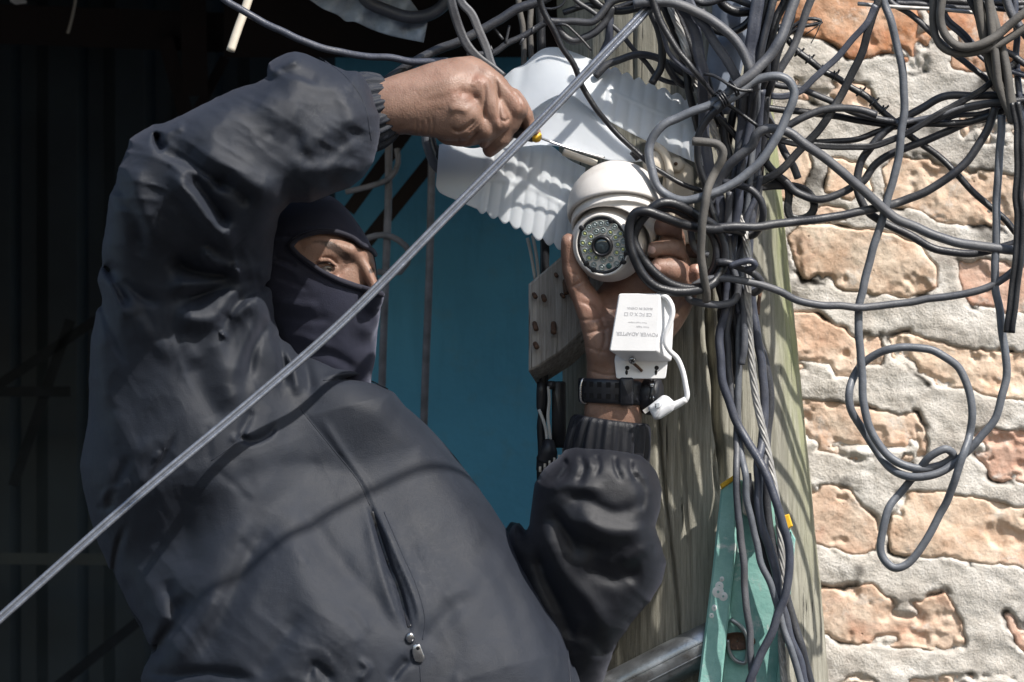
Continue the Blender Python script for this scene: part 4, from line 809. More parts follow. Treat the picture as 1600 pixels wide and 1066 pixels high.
for c_, r in [((1122, 925), 9), ((1130, 932), 7), ((1116, 950), 5), ((1124, 916), 7), ((1112, 962), 4), ((1128, 905), 4)]:
    P, F = lathe((c_[0], c_[1], -40.5), (0, 0, 1), [(-.5, r), (.6, r*.8), (1.2, r*.2)], 11, 1+.3*random.random(), 1.3); mob('paint_blot', P, F, M['splat'], ldr)

# steel conduit up at the pole and the white strut behind the camera
M['conduit'] = simple('grey_pvc', (.20, .235, .30), .5, var=.2, s=1.5, bmp=.0004, bs=12, dirt=(.13, .14, .17), ds=1.4)
P, F = sweep([(1160, -300, -110), (1150, -60, -105), (1144, 40, -100), (1132, 100, -96), (1124, 150, -94), (1122, 176, -96)], 34, step=10, n=36, rad=[40, 40, 40, 36, 30, 24]); cdt = mob('conduit', P, F, M['conduit'])
setp(cdt, 'fat blue-grey conduit running up the pole behind the black cables', 'conduit')
mnt = root('camera_mount', (1060, 420, -60), 'cream mounting plate with a bent tube screwed to the pole behind the camera', 'bracket')
V, F = prism([(1040, 232), (1056, 240), (1083, 262), (1086, 380), (1040, 385), (1034, 300)], -120, -66, 3); mob('plate', V, F, M['cream'], mnt, smooth=False)
tube('bent_tube', [(1012, 222, -58), (1032, 232, -56), (1043, 250, -54), (1047, 275, -52), (1048, 320, -54), (1048, 350, -58)], 6.5, M['cream'], mnt)
P, F = lathe((1028, 256, -62), (.3, -.1, 1), [(-10, 22), (4, 22), (8, 19), (9, .1)], 36); mob('cap', P, F, M['cream'], mnt)
P, F = lathe((1056, 257, -64), (0, 0, 1), [(-10, 13), (2, 13), (5, 9), (5, .1)], 28); mob('screw_boss', P, F, M['cream'], mnt)
P, F = lathe((1056, 256, -58), (0, 0, 1), [(-5, 3), (0.6, 3), (.8, .1)], 12); mob('screw', P, F, M['rust'], mnt)
V, F = prism([(1040, 236), (1052, 228), (1070, 244), (1056, 246)], -110, -70, 2); mob('rubber_pad', V, F, simple('brown_rubber', (.10, .045, .035), .7), mnt, smooth=False)
V, F = prism([(1062, 372), (1098, 376), (1100, 405), (1066, 402)], -110, -72, 3); mob('foot', V, F, M['rust'], mnt, smooth=False)

# ------------------------------------------------------------ white plastic shroud of ribbed sheets
m, nt, b = mat('milky_plastic'); v = tc(nt); f = noise(nt, v, 1.5, 5)
nt.links.new(ramp(nt, f, [(.3, (.86, .89, .92)), (.7, (.91, .93, .95))]), b.inputs['Base Color']); b.inputs['Roughness'].default_value = .32; b.inputs['Subsurface Weight'].default_value = .25; b.inputs['Subsurface Radius'].default_value = (.01, .01, .01); b.inputs['Subsurface Scale'].default_value = 1
tr = nd(nt, 'ShaderNodeBsdfTranslucent'); tr.inputs[0].default_value = (.75, .82, .9, 1); mx = nd(nt, 'ShaderNodeMixShader'); mx.inputs[0].default_value = .5
out = nt.nodes['Material Output']; nt.links.new(b.outputs[0], mx.inputs[1]); nt.links.new(tr.outputs[0], mx.inputs[2]); nt.links.new(mx.outputs[0], out.inputs[0]); bump(nt, b, noise(nt, v, 1.8, 3), .003, .5); M['milky'] = m
jug = root('plastic_shroud', (900, 390, -60), 'translucent white ribbed plastic container cut open as a rain cover over the camera', 'cover')
def sheet(name, top, bot, zt, zb, ribs=None, scallop=0, nu=150, nv=46, bulge=6, th=2.4):
    A = crom([(x, y, z) for (x, y), z in zip(top, zt)], 4); B = crom([(x, y, z) for (x, y), z in zip(bot, zb)], 4)
    rs = lambda C, n: np.stack([np.interp(np.linspace(0, 1, n), np.linspace(0, 1, len(C)), C[:, k]) for k in range(3)], -1)
    A = rs(A, nu); B = rs(B, nu); t = np.linspace(0, 1, nv)[:, None, None]; G = A[None]*(1-t)+B[None]*t
    G[..., 2] += bulge*np.sin(np.pi*t[..., 0]); U = np.linspace(0, 1, nu)[None, :]; Vv = t[..., 0]
    if ribs:
        u0, u1, n, amp, band = ribs; w = np.clip((U-u0)/.03, 0, 1)*np.clip((u1-U)/.02, 0, 1)
        ph = (U-u0)/(u1-u0)*n*2*np.pi; r = np.abs(np.sin(ph/2))**.6-.5
        env = np.ones_like(Vv)
        for (c0, wd) in band: env = env*(1-np.exp(-((Vv-c0)/wd)**2))
        G[..., 2] += amp*r*w*env; G[..., 2] += 2.0*w*np.exp(-((Vv-band[0][0])/.03)**2) if band else 0
        if scallop:
            e = np.exp(-Vv/.12) if scallop < 0 else np.exp(-(1-Vv)/.12)
            G[..., 1] += scallop*(np.abs(np.sin(ph/2))-.5)*w*e
    n1, n2 = G.shape[:2]; idx = np.arange(n1*n2).reshape(n1, n2); F = np.stack([idx[:-1, :-1], idx[1:, :-1], idx[1:, 1:], idx[:-1, 1:]], -1).reshape(-1, 4)
    K = G.copy(); K[..., 2] -= th; N = n1*n2; F2 = F[:, ::-1]+N
    ring = np.concatenate([idx[0, :], idx[1:, -1], idx[-1, -2::-1], idx[-2:0:-1, 0]]); rr = np.roll(ring, -1); F3 = np.stack([ring, rr, rr+N, ring+N], -1)
    return mob(name, np.vstack([G.reshape(-1, 3), K.reshape(-1, 3)]), np.vstack([F, F2, F3]), M['milky'], jug)
sheet('upper_flap', [(786, 122), (802, 108), (818, 101), (834, 86), (850, 76), (872, 74), (892, 80), (950, 104), (1020, 134), (1095, 163), (1108, 168)],
      [(775, 230), (800, 200), (830, 175), (850, 160), (870, 150), (884, 146), (898, 152), (930, 176), (985, 208), (1085, 254), (1105, 262)],
      [-96, -92, -90, -88, -86, -84, -84, -84, -88, -96, -100], [-50, -48, -46, -44, -42, -42, -42, -44, -50, -58, -60], (.46, 1.02, 9.5, 3.2, [(.42, .05)]), -8)
sheet('middle_panel', [(756, 236), (790, 190), (826, 156), (862, 136), (890, 136), (912, 152)], [(845, 226), (880, 230), (915, 240), (950, 250), (980, 254), (1004, 252)], [-70]*6, [-30]*6, None, bulge=2)
sheet('lower_flap', [(686, 226), (700, 224), (740, 232), (790, 218), (838, 216), (862, 228), (890, 250), (915, 262)],
      [(681, 290), (686, 300), (720, 316), (765, 336), (800, 352), (835, 370), (872, 386), (896, 394)], [-72, -70, -64, -62, -62, -64, -68, -70], [-40, -38, -34, -34, -34, -36, -40, -42], (.30, 1.02, 9, 3.2, [(.52, .06)]), 8)

# ------------------------------------------------------------ dome camera
camr = root('security_camera', (955, 440, 20), 'cream white dome security camera with a round LED face held in the open hand', 'camera')
M['camw'] = simple('camera_shell', (.66, .63, .60), .42, var=.04, s=2, bmp=.00012, bs=50, dirt=(.52, .48, .44), ds=1.3)
ca = np.array((-.04, -.875, -.48)); ca /= np.linalg.norm(ca); cc = np.array((964., 334, -4))
P, F = lathe(cc, ca, [(4, 60), (-1, 70), (-3, 74), (-2, 76.5), (1, 77.5), (8, 77.5), (16, 77), (30, 74.5), (44, 68.5), (57, 59), (68, 47), (77, 34), (84, 19), (87, 8), (87.5, .1)], 84); mob('dome_cap', P, F, M['camw'], camr)
def ball_f(P):
    Q = P-cc; t = Q@ca; r = np.linalg.norm(Q-t[:, None]*ca, axis=1)
    d = np.maximum(r-68.5, np.maximum(t-3, -t-14)); d = smin(d, ell(P, (963, 354, 0), (69, 64, 66)), 10); d = np.maximum(d, t-3)
    d2 = np.linalg.norm(P-np.array((951., 384, 30)), axis=1)-66
    return smax(d, -d2, 3)
V, F = surfnet(ball_f, (880, 240, -90), (1050, 445, 90), 2.0); V = newton(ball_f, V, 2, .4, 2); mob('yoke', V, F, M['camw'], camr)
fa = np.array((-.24, .14, .96)); fa /= np.linalg.norm(fa); fc = np.array((941.5, 383, 52))
def lens_f(P):
    d = np.linalg.norm(P-np.array((952., 381, 6)), axis=1)-60; d = smin(d, cap(P, fc-fa*34, fc-fa*2, 51, 47.5), 12); q = (P-fc)@fa
    return smax(d, q, 3)
V, F = surfnet(lens_f, (860, 310, -80), (1040, 450, 100), 2.0); V = newton(lens_f, V, 2, .4, 2); mob('housing', V, F, M['camw'], camr)
fu = np.cross((0, 1, 0), fa); fu /= np.linalg.norm(fu); fv = np.cross(fa, fu)
RX, RY = 40.5, 45.5
def fpt(x, y, z=0): return fc+fu*x+fv*y+fa*z
def disc(name, prof, mt, c=(0, 0), sx=1, sy=1, n=40, parent=camr, rot=0, z=0):
    th = np.linspace(0, 2*np.pi, n, endpoint=False); P = []
    for t, r in prof: P.append(fpt(0, 0)+fu*(c[0]+np.cos(th)*r*sx)[:, None]+fv*(c[1]+np.sin(th)*r*sy)[:, None]+fa*(t+z))
    k = len(prof); i = np.arange(k-1)[:, None]; j = np.arange(n)[None]
    return mob(name, np.vstack(P), np.stack([i*n+j, i*n+(j+1) % n, (i+1)*n+(j+1) % n, (i+1)*n+j], -1).reshape(-1, 4), mt, parent)
disc('face_rim', [(-6, 1.10), (1.5, 1.09), (2.6, 1.05), (2, 1.0), (-3, .98)], M['camw'], (0, 0), RX, RY, 64)
disc('face_gasket', [(-1, 1.02), (1.6, 1.01), (1.8, .90), (-1.6, .89)], M['blackp'], (0, 0), RX, RY, 64)
M['pcb'] = simple('led_board', (.055, .075, .085), .35, var=.35, s=14, coat=.4)
M['led'] = simple('led_reflector', (.30, .35, .34), .18, var=.1, s=5, coat=.8); M['ledy'] = simple('led_phosphor', (.60, .62, .25), .3, var=.2, s=5, coat=.5)
M['ledc'] = simple('led_lens', (.42, .46, .46), .1, var=.2, s=9, coat=1.0)
fp = disc('led_board', [(-2.5, .96), (-1, .95), (-1, .001)], M['pcb'], (0, 0), RX, RY, 64)
leds = []
for (cx_, cy_, y_) in [(536,143,0),(617,140,0),(697,183,0),(463,158,0),(392,195,0),(340,265,1),(477,240,0),(560,225,0),(645,250,1),(412,303,1),(763,268,1),(704,312,1),(797,355,0),(312,380,1),(392,387,1),(727,398,1),(787,455,1),(334,473,1),(405,473,1),(711,495,1),(380,560,1),(463,555,1),(763,555,0),(552,582,0),(640,568,0),(435,640,0),(530,668,0),(706,628,0)]:
    px, py = 870+cx_/7.614, 330+cy_/7.614; leds.append(((px-941.5)/.97, (py-383), y_))
for lx, ly, y_ in leds:
    o = disc('led', [(-1, 4.9), (1.8, 4.9), (2.4, 4.3), (1.0, 2.8), (.4, 2.4)], M['led'], (lx, ly), n=18, parent=fp if False else camr)
    disc('led_chip', [(.2, 2.7), (1.8, 2.0), (2.4, 0.01)], M['ledy'] if y_ else M['ledc'], (lx, ly), n=12, parent=camr)
disc('light_sensor', [(-1, 4.6), (1.6, 4.6), (2.2, 3.2), (2.2, .01)], simple('sensor_glass', (.03, .10, .10), .15, coat=1), ((950.5-941.5)/.97, 416-383), n=20)
for nx_, ny_ in [(654, 110), (305, 195), (828, 497), (790, 605), (345, 628), (430, 700)]:
    disc('clip', [(-1, 4.4), (2.2, 4.4), (3, 3.6), (3, .01)], M['blackp'], ((870+nx_/7.614-941.5)/.97, 330+ny_/7.614-383), n=14)
disc('lens_barrel', [(-2, 17), (5, 17), (7.5, 16), (8.5, 13.8), (6, 12.2), (4, 11.8)], M['blackp'], (0, 1), n=48)
mg, nt, b = mat('lens_glass'); b.inputs['Base Color'].default_value = (.035, .055, .065, 1); b.inputs['Roughness'].default_value = .04; b.inputs['Coat Weight'].default_value = 1; b.inputs['Specular IOR Level'].default_value = .8
disc('lens', [(4, 12.4), (5.4, 10), (6.6, 6), (7.2, .01)], mg, (0, 1), n=40)
disc('screw_hole', [(0, 2), (-1, .1)], M['blackp'], (0, 0), n=10, z=-200) if False else None
P, F = sweep([(880, 238, -20), (900, 245, -22), (932, 256, -26)], 5.6, n=16); ante = mob('antenna', P, F, M['cream'], camr)
tube('antenna_hinge', [(990, 236, -10), (999, 246, -14)], 8, M['blackp'], camr, step=3, n=14)

# ------------------------------------------------------------ power adapter
ad = root('power_adapter', (1000, 592, 30), 'white boxed power adapter hanging in front of the open palm', 'adapter')
M['adp'] = simple('adapter_plastic', (.80, .80, .81), .36, var=.03, s=3, bmp=.0001, bs=40)
def arc_poly(q, r, n=4):
    q = np.array(q, float); out = []
    for i in range(len(q)):
        a, b_, c_ = q[i-1], q[i], q[(i+1) % len(q)]; u = (a-b_)/np.linalg.norm(a-b_); w = (c_-b_)/np.linalg.norm(c_-b_)
        for t in np.linspace(0, 1, n): out.append(tuple((1-t)**2*(b_+u*r)+2*t*(1-t)*b_+t*t*(b_+w*r)))
    return out
V, F = prism(arc_poly([(967, 459), (1032, 459), (1027, 550), (952, 549)], 4), 26, 66, 1.6, back=(22, 15)); mob('case', V, F, M['adp'], ad, smooth=False)
V, F = prism(arc_poly([(985, 476), (1055, 474), (1040, 592), (963, 592), (960, 562)], 4), 22, 26.5, 1.0); mob('base_plate', V, F, M['adp'], ad, smooth=False)
mh = simple('dark_slot', (.02, .018, .018), .8)
for sx_, sy_ in [(980, 575), (1026, 575)]:
    P, F = lathe((sx_, sy_, 26.5), (0, 0, 1), [(-.6, 3.6), (.5, 3.4), (.6, .1)], 16); P2, F2 = lathe((sx_-1, sy_+7, 26.5), (0, 0, 1), [(-.6, 2.2), (.5, 2.1), (.6, .1)], 12, 1, 1.9); P, F = join([(P, F), (P2, F2)]); mob('keyhole', P, F, mh, ad)
P, F = lathe((988, 563.5, 47), (-.15, .35, 1), [(-10, 3), (0, 3), (0, 6), (2.5, 5.2), (3.4, 3), (3.4, .1)], 24); sc_ = mob('screw', P, F, M['steel'], ad)
for an in (0.5, 2.07): V, F = prism([(988+4*math.cos(an)-1*math.sin(an), 564+4*math.sin(an)+1*math.cos(an)), (988+4*math.cos(an)+1*math.sin(an), 564+4*math.sin(an)-1*math.cos(an)), (988-4*math.cos(an)+1*math.sin(an), 564-4*math.sin(an)-1*math.cos(an)), (988-4*math.cos(an)-1*math.sin(an), 564-4*math.sin(an)+1*math.cos(an))], 49, 51.4, .1); mob('cross_slot', V, F, mh, ad, smooth=False)
tube('screw_shank', [(989, 567, 42), (997, 574, 34), (1003, 580, 29)], 2.3, M['rust'], ad, n=10, step=3)
def text(body, x, y, size, z, mt, parent, rot=180.0, name='lettering', mirror=False, skew=0.0):
    cu = bpy.data.curves.new('t', 'FONT'); cu.body = body; cu.size = size; cu.align_x = 'CENTER'; cu.align_y = 'CENTER'; cu.resolution_u = 2; cu.extrude = 0.0; cu.offset = .012*size
    ob = bpy.data.objects.new('t', cu); COL.objects.link(ob); bpy.context.view_layer.update(); me = bpy.data.meshes.new_from_object(ob); bpy.data.objects.remove(ob)
    V = np.array([v.co[:] for v in me.vertices]); F = [tuple(p.vertices) for p in me.polygons]; bpy.data.meshes.remove(me); r = math.radians(rot)
    if not len(V): return
    X = V[:, 0]*math.cos(r)-V[:, 1]*math.sin(r); Y = V[:, 0]*math.sin(r)+V[:, 1]*math.cos(r)
    return mob(name, np.c_[x+X-skew*Y*0, y-Y, np.full(len(X), z)], F, mt, parent, smooth=False)
mi = simple('grey_print', (.50, .50, .52), .6, var=.1)
text('POWER ADAPTER', 996, 522, 8.2, 66.35, mi, ad, 178); text('MADE IN CHINA', 1000, 482, 5.4, 66.35, mi, ad, 178); text('Power Supply', 1004, 511, 3.6, 66.35, mi, ad, 178)
text('Power Supply Adapter', 996, 504, 3.2, 66.35, mi, ad, 178); text('CE FC X \u2302 \u25A1', 997, 491, 7.5, 66.35, mi, ad, 178)
tube('cord', [(1026, 461, 58), (1040, 464, 62), (1048, 474, 64), (1051, 488, 64), (1047, 505, 63), (1041, 520, 62), (1039, 535, 60), (1046, 548, 56), (1058, 560, 50), (1066, 578, 46), (1071, 600, 44), (1073, 622, 42), (1064, 630, 40), (1054, 633, 38)], 4.2, M['adp'], ad, step=3, n=16)
pl = root('power_plug', (1030, 655, 30), 'clear white two pin plug dangling beside the wristwatch', 'plug')
mp, nt, b = mat('frosted_plug'); b.inputs['Base Color'].default_value = (.80, .81, .84, 1); b.inputs['Roughness'].default_value = .25; b.inputs['Transmission Weight'].default_value = .25; b.inputs['Subsurface Weight'].default_value = .3; b.inputs['Subsurface Radius'].default_value = (.004,)*3
V, F = prism(arc_poly([(1012, 636), (1036, 617), (1044, 619), (1056, 630), (1052, 642), (1030, 656), (1022, 656)], 4), 26, 48, 4); mob('plug_body', V, F, mp, pl)
tube('strain_relief', [(1048, 636, 37), (1060, 631, 39), (1072, 624, 42)], 5.5, M['adp'], pl, rad=[7, 5], n=14, step=3)
for a_, b2 in [((1016, 637, 40), (1006, 644, 42)), ((1030, 633, 48), (1024, 634, 56))]:
    V, F = beam(a_, b2, 7, 2.0); mob('prong', V, F, M['steel'], pl, smooth=False)

# ------------------------------------------------------------ wristwatch
wt = root('wristwatch', (960, 634, -20), 'black rubber wristwatch with a perforated strap on the raised wrist', 'watch')
M['rub'] = simple('watch_rubber', (.012, .013, .018), .42, var=.2, s=6, bmp=.0002, bs=30)
n = 96; th = np.linspace(0, 2*np.pi, n, endpoint=False); rows = []
for t, e in [(-19, 0), (-18, 2.2), (-10, 3), (0, 3.2), (10, 3), (18, 2.2), (19, 0)]:
    rows.append(np.c_[956+(50+e)*np.cos(th)+t*.02, 612+t+2.5*np.cos(th), -20+(44+e)*np.sin(th)])
P = np.vstack(rows); i = np.arange(6)[:, None]; j = np.arange(n)[None]; mob('strap', P, np.stack([i*n+j, i*n+(j+1) % n, (i+1)*n+(j+1) % n, (i+1)*n+j], -1).reshape(-1, 4), M['rub'], wt)
ms = simple('slot_shadow', (.004, .004, .005), .9)
for r_, yy in enumerate((602, 620)):
    for q in range(6):
        ang = math.radians(158-q*15.5); x_, z_ = 956+53.2*math.cos(ang), -20+47.2*math.sin(ang); tx, tz = -math.sin(ang), math.cos(ang)*.9
        w_ = 3.6; V = [(x_+s*w_*tx+o_*math.cos(ang), yy+h_+2.5*math.cos(ang), z_+s*w_*tz+o_*math.sin(ang)) for o_ in (-2, .25) for s in (-1, 1) for h_ in (-4, 4)]
        mob('strap_hole', V, [(0, 1, 3, 2), (4, 6, 7, 5), (0, 4, 5, 1), (2, 3, 7, 6), (0, 2, 6, 4), (1, 5, 7, 3)], ms, wt, smooth=False)
tube('buckle', [(916, 594, -2), (911, 592, 4), (908, 600, 6), (907, 613, 7), (908, 626, 6), (912, 630, 2), (918, 630, 0)], 2.0, M['steel'], wt, step=3, n=8)
V, F = prism(rrect(968, 590, 990, 634, 4), 18, 30, 3); mob('strap_keeper', V, F, M['rub'], wt)
P, F = lathe((1012, 618, -18), (1, .06, .22), [(-18, .1), (-16, 22), (-10, 27), (-2, 30), (8, 31), (14, 28), (19, 26), (22, 20), (22, .1)], 40, 1, .95); mob('watch_case', P, F, M['rub'], wt)
P, F = lathe((1012, 618, -18), (1, .06, .22), [(10, 30.5), (12, 32), (15, 31.5), (16, 28)], 40); mob('bezel', P, F, M['blackp'], wt)
for yy in (602, 622): P, F = lathe((1018, yy, 10), (.2, 0, 1), [(-6, 4), (3, 4), (5, 3), (5, .1)], 16); mob('button', P, F, M['steel'], wt)

# screwdriver
sdv = root('screwdriver', (838, 218, 20), 'yellow and black handled screwdriver gripped in the fist, thin steel shaft', 'screwdriver')
P, F = lathe((838, 214, 16), (.92, .32, -.12), [(-8, .1), (-7.5, 9), (2, 9), (6, 7), (8, 4), (8, .1)], 20); mob('handle_collar', P, F, M['yellow'], sdv)
tube('handle', [(770, 196, 6), (800, 205, 10), (834, 213, 16)], 10, M['blackp'], sdv, n=16)
tube('shaft', [(842, 215, 16), (890, 232, 8), (945, 247, 2)], 1.9, M['steel'], sdv, n=12)

# zip on the jacket: part of the person
def on_jacket(pts, dz=1.0):
    Q = np.array([(x, y, 260.) for x, y in pts]); 
    for _ in range(120):
        d = jacket_f(Q); Q[:, 2] -= np.clip(d, -2, 5)
    Q[:, 2] += dz; return Q
zc = crom([(580, 800, 0), (592, 838, 0), (606, 880, 0), (622, 920, 0), (640, 980, 0)], 4)[:, :2]; Z_ = on_jacket(zc, .3)
tube('zip_tape', Z_, 2.6, M['blackp'], MAN, kind='flat', step=4)
Zs = on_jacket([(640, 995), (651, 1022), (654, 1012)], 0)
P, F = lathe(Zs[0]+np.array((1, 2, 3)), (0.2, .2, 1), [(-4, 9), (2, 9), (4.5, 6), (5, .1)], 18, .8, 1); zs_ = mob('zip_slider', P, F, M['steel'], MAN)
zz_ = Zs[1][2]; V, F = prism(arc_poly([(645, 1008), (656, 1006), (664, 1028), (660, 1036), (648, 1034), (644, 1020)], 3), zz_+2, zz_+6, 1); mob('zip_pull', V, F, M['steel'], MAN)
P, F = lathe((653, 1013, zz_+5.8), (0, 0, 1), [(-1, 3), (.6, 3), (.7, .1)], 12); mob('pull_hole', P, F, ms, MAN)
for sp in ([(470, 640, 0), (520, 702, 0), (560, 752, 0), (578, 790, 0)], [(258, 700, 0), (248, 722, 0), (226, 762, 0)], [(505, 595, 0), (540, 590, 0), (575, 594, 0), (606, 608, 0)], [(600, 800, 0), (626, 860, 0), (652, 920, 0), (664, 970, 0), (660, 1000, 0)], [(500, 90, 0), (540, 120, 0), (568, 160, 0), (580, 220, 0)], [(656, 1040, 0), (660, 1100, 0), (668, 1180, 0)], [(395, 640, 0), (384, 668, 0), (368, 692, 0), (330, 720, 0)]):
    tube('seam', on_jacket(crom(sp, 8)[:, :2], -.2), 1.0, M['jacket'], MAN, step=4, n=6)
tube('hem_cord', on_jacket(crom([(846, 906, 0), (866, 940, 0), (880, 985, 0), (888, 1030, 0), (892, 1080, 0)], 8)[:, :2], .5), 1.8, M['jacket'], MAN, step=5)
# ------------------------------------------------------------ cables; each its own thing
def cab(pts, r, mt, label, z=None, z1=None, kind='round', cat='cable', name='cable', group=None, **k):
    P = []
    n = len(pts)
    for i, p in enumerate(pts):
        if len(p) == 3 and p[2] is not None: P.append(tuple(map(float, p)))
        elif group == G1 and p[0] > 1090 and 120 < p[1] < 740: P.append((float(p[0]), float(p[1]), z-42*min(1, (p[1]-120)/60., (740-p[1])/60.)))
        else: P.append((float(p[0]), float(p[1]), z+((z1 if z1 is not None else z)-z)*i/max(1, n-1)))
    k.setdefault('wob', 2.3); r = r*(.82+.22*random.random()) if cat == 'cable' and kind == 'round' else r; k.setdefault('seed', int(abs(P[0][0]*7+P[-1][1]*3+len(P))) % 997)
    V, F = sweep(P, r, kind, step=k.pop('step', 4.5), **k); o = mob(name, V, F, M[mt]); return setp(o, label, cat, group)
G1, G2, G3 = 'cables tangled round the pole', 'cables crossing in front of the brick wall', 'cables at the top left'
# the twin drop cable that crosses the whole picture
cab([(1060,-60,-10),(1016,8,18),(945,84,48),(850,184,80),(700,336,130),(535,503,186),(400,621,232),(210,780,300),(0,966,368),(-140,1090,420)], 3.7, 'glossy', 'long shiny twin cable running diagonally in front of the man to the bottom left', kind='twin', step=8, wob=0, name='drop_cable')
# cables slung overhead; their shadows cross the chest
cab([(560,-520,800),(760,-280,740),(880,-195,700),(972,-172,673),(1090,-240,640),(1212,-330,603),(1400,-460,560),(1700,-640,480)], 8, 'black', 'black cable slung overhead, shading the chest of the jacket', wob=0, step=12)
# hanging loops, brick side
zz = 40
cab([(1370,-70),(1382,0),(1392,35),(1402,75),(1410,110),(1412,150),(1408,200),(1400,260),(1388,310),(1370,370),(1352,425),(1344,475),(1343,520),(1344,570),(1348,613),(1361,676),(1395,718),(1432,732,-40),(1470,728,-46),(1491,713,-38),(1479,703,-30),(1450,716,-34),(1425,745,-50),(1406,769,-50),(1389,793),(1377,837),(1378,868),(1396,889),(1420,882),(1447,848),(1475,793),(1495,738,-24),(1507,705,-24),(1514,680),(1517,643),(1511,605),(1493,571),(1463,549),(1425,543),(1395,545),(1361,560,-52),(1340,582,-56),(1329,608),(1331,640),(1350,675,-56),(1380,718,-58),(1410,744),(1448,746,-30),(1478,736,-34),(1505,713,-42),(1530,688),(1549,661),(1566,620),(1571,575),(1566,519),(1558,462),(1556,406),(1556,340),(1561,250),(1565,180)], 7.0, 'pale', 'pale grey cable hanging in a large knotted loop in front of the lower bricks', -40, group=G2, step=4)
cab([(1154,440,-20),(1152,462,-18),(1142,473,-14),(1122,477,-8),(1097,475,-2),(1079,468,4),(1076,455,10),(1086,444,14),(1107,437,14),(1135,436,12),(1173,442,8),(1211,452,2),(1256,470,-8),(1331,481,-24),(1369,478,-34),(1425,470,-40),(1481,464,-40),(1538,451,-40),(1575,429,-40),(1594,406,-40),(1606,384,-44),(1640,330,-50)], 7.2, 'grey', 'lowest long cable sagging from the tangle on the pole to the right edge', group=G2)
cab([(1112,356,28),(1118,356,26),(1159,354,16),(1200,352,4),(1235,348,-8),(1272,343,-16),(1310,336,-24),(1347,329,-30),(1364,326,-34),(1398,319,-60),(1425,309,-60),(1457,292,-56),(1486,273,-50),(1511,251,-50),(1530,226,-50),(1545,200,-50),(1555,168,-50)], 6.6, 'dark', 'cable leaving the knot behind the fingers and rising in a curve to the right', group=G2)
cab([(1108,318,-30),(1120,287,-24),(1131,268,-18),(1150,247,-8),(1174,226,0),(1181,212,6),(1194,203,8),(1212,203,8),(1235,210,6),(1263,229,2),(1291,249,-4),(1319,272,-10),(1347,292,-18),(1364,310,-24),(1384,329,-30),(1400,342,-30),(1425,354,-30),(1457,367,-30),(1498,378,-30),(1540,386,-34),(1580,392,-40),(1660,380,-50)], 7.6, 'grey', 'thick grey cable arching out of the bundle and sloping down across the wall', group=G2)
cab([(1660,150),(1595,152),(1560,151),(1530,149),(1496,149),(1462,158),(1430,176),(1403,193),(1377,212),(1360,231),(1347,249),(1340,270),(1338,296),(1345,315),(1357,331),(1377,345),(1401,358),(1437,378),(1477,393),(1511,397),(1547,391),(1580,381),(1605,368),(1650,340)], 6.8, 'dark', 'dark cable making a wide open loop left of the upright pale cable', -56, group=G2)
cab([(1640,140),(1577,173),(1550,181),(1511,193),(1477,206),(1442,220),(1416,230),(1389,243),(1364,261),(1347,285),(1338,289),(1319,300),(1291,309),(1272,310),(1254,306),(1239,298),(1229,287),(1216,277),(1203,262),(1196,250),(1188,225)], 7.0, 'dark', 'thick dark cable dropping from the right knot to the moss side of the pole', -66, group=G2)
cab([(1288,-80),(1266,0),(1261,19),(1252,45),(1241,71),(1224,99),(1211,122),(1200,145),(1196,190)], 6.2, 'grey', 'grey cable coming down over the orange top brick into the bundle', -60, group=G1)
cab([(1112,162,30),(1131,153,34),(1156,129,36),(1178,109,34),(1200,88,30),(1213,68,26),(1224,47,20),(1235,19,14),(1244,-10,8),(1260,-90,0)], 8.6, 'grey', 'thick cable rising from the wire tie to the top edge over the bundle', group=G1)
cab([(1118,170,40),(1140,152,38),(1160,139,36),(1175,129,36),(1194,122,36),(1216,121,36),(1231,128,36),(1239,143,36),(1237,161,38),(1229,184,40),(1214,212,42),(1197,238,44),(1179,261,46),(1169,270,48),(1150,285,50),(1122,300,52),(1094,309,52),(1066,312,50),(1043,306,46),(1026,291,42),(1017,266,38),(1014,240,36),(1021,214,34),(1037,195,34),(1062,182,34),(1086,171,34),(1113,162,32),(1128,155,30)], 6.9, 'pale', 'large grey ring of cable hanging from the wire tie beside the camera', group=G1)
for i in range(5):
    x, y = (1124, 158) if i < 3 else (1144, 141); x += (i % 3)*3.4; y -= (i % 3)*2.6
    t = math.atan2(-.62, 1); u = np.array((math.cos(t), math.sin(t))); v_ = np.array((-u[1], u[0]))
    pts = [(x+v_[0]*13*math.cos(a)+u[0]*3*math.sin(a), y+v_[1]*13*math.cos(a)+u[1]*3*math.sin(a), 36+14*math.sin(a)) for a in np.linspace(0, 2*math.pi, 13)]
    cab(pts, 1.9, 'black', ['thin black wire turn at the lower end of the tie', 'second black wire turn of the tie', 'middle black wire turn of the tie', 'fourth black wire turn of the tie', 'topmost black wire turn of the tie'][i], cat='wire tie', name='wire_tie', group='wire ties round the ring of cable', wob=0, step=2, n=8)
cab([(1100,116,30),(1116,118,36),(1130,124,44),(1142,132,50),(1158,142,52),(1176,141,48)], 2.6, 'black', 'short black wire end sticking left from the tie', group=G1)
cab([(1196,250),(1203,230),(1215,210),(1229,199),(1250,186),(1272,175),(1295,169),(1319,168),(1345,172),(1370,180)], 6.4, 'dark', 'short stout dark cable bowed over the wall right of the grey ring', -30, group=G2)
cab([(1180,118),(1209,131),(1244,139),(1272,148),(1301,159),(1325,171),(1360,181),(1381,186),(1437,190),(1474,181),(1511,171),(1555,162),(1640,150)], 5.6, 'dark', 'upper of the nearly level dark cables between pole and right knot', -48, group=G2)
cab([(1160,168),(1203,171),(1244,173),(1275,177),(1310,182),(1347,188),(1389,193),(1450,195),(1496,192),(1540,182),(1580,170),(1650,160)], 5.8, 'black', 'lower of the nearly level black cables between pole and right knot', -58, group=G2)
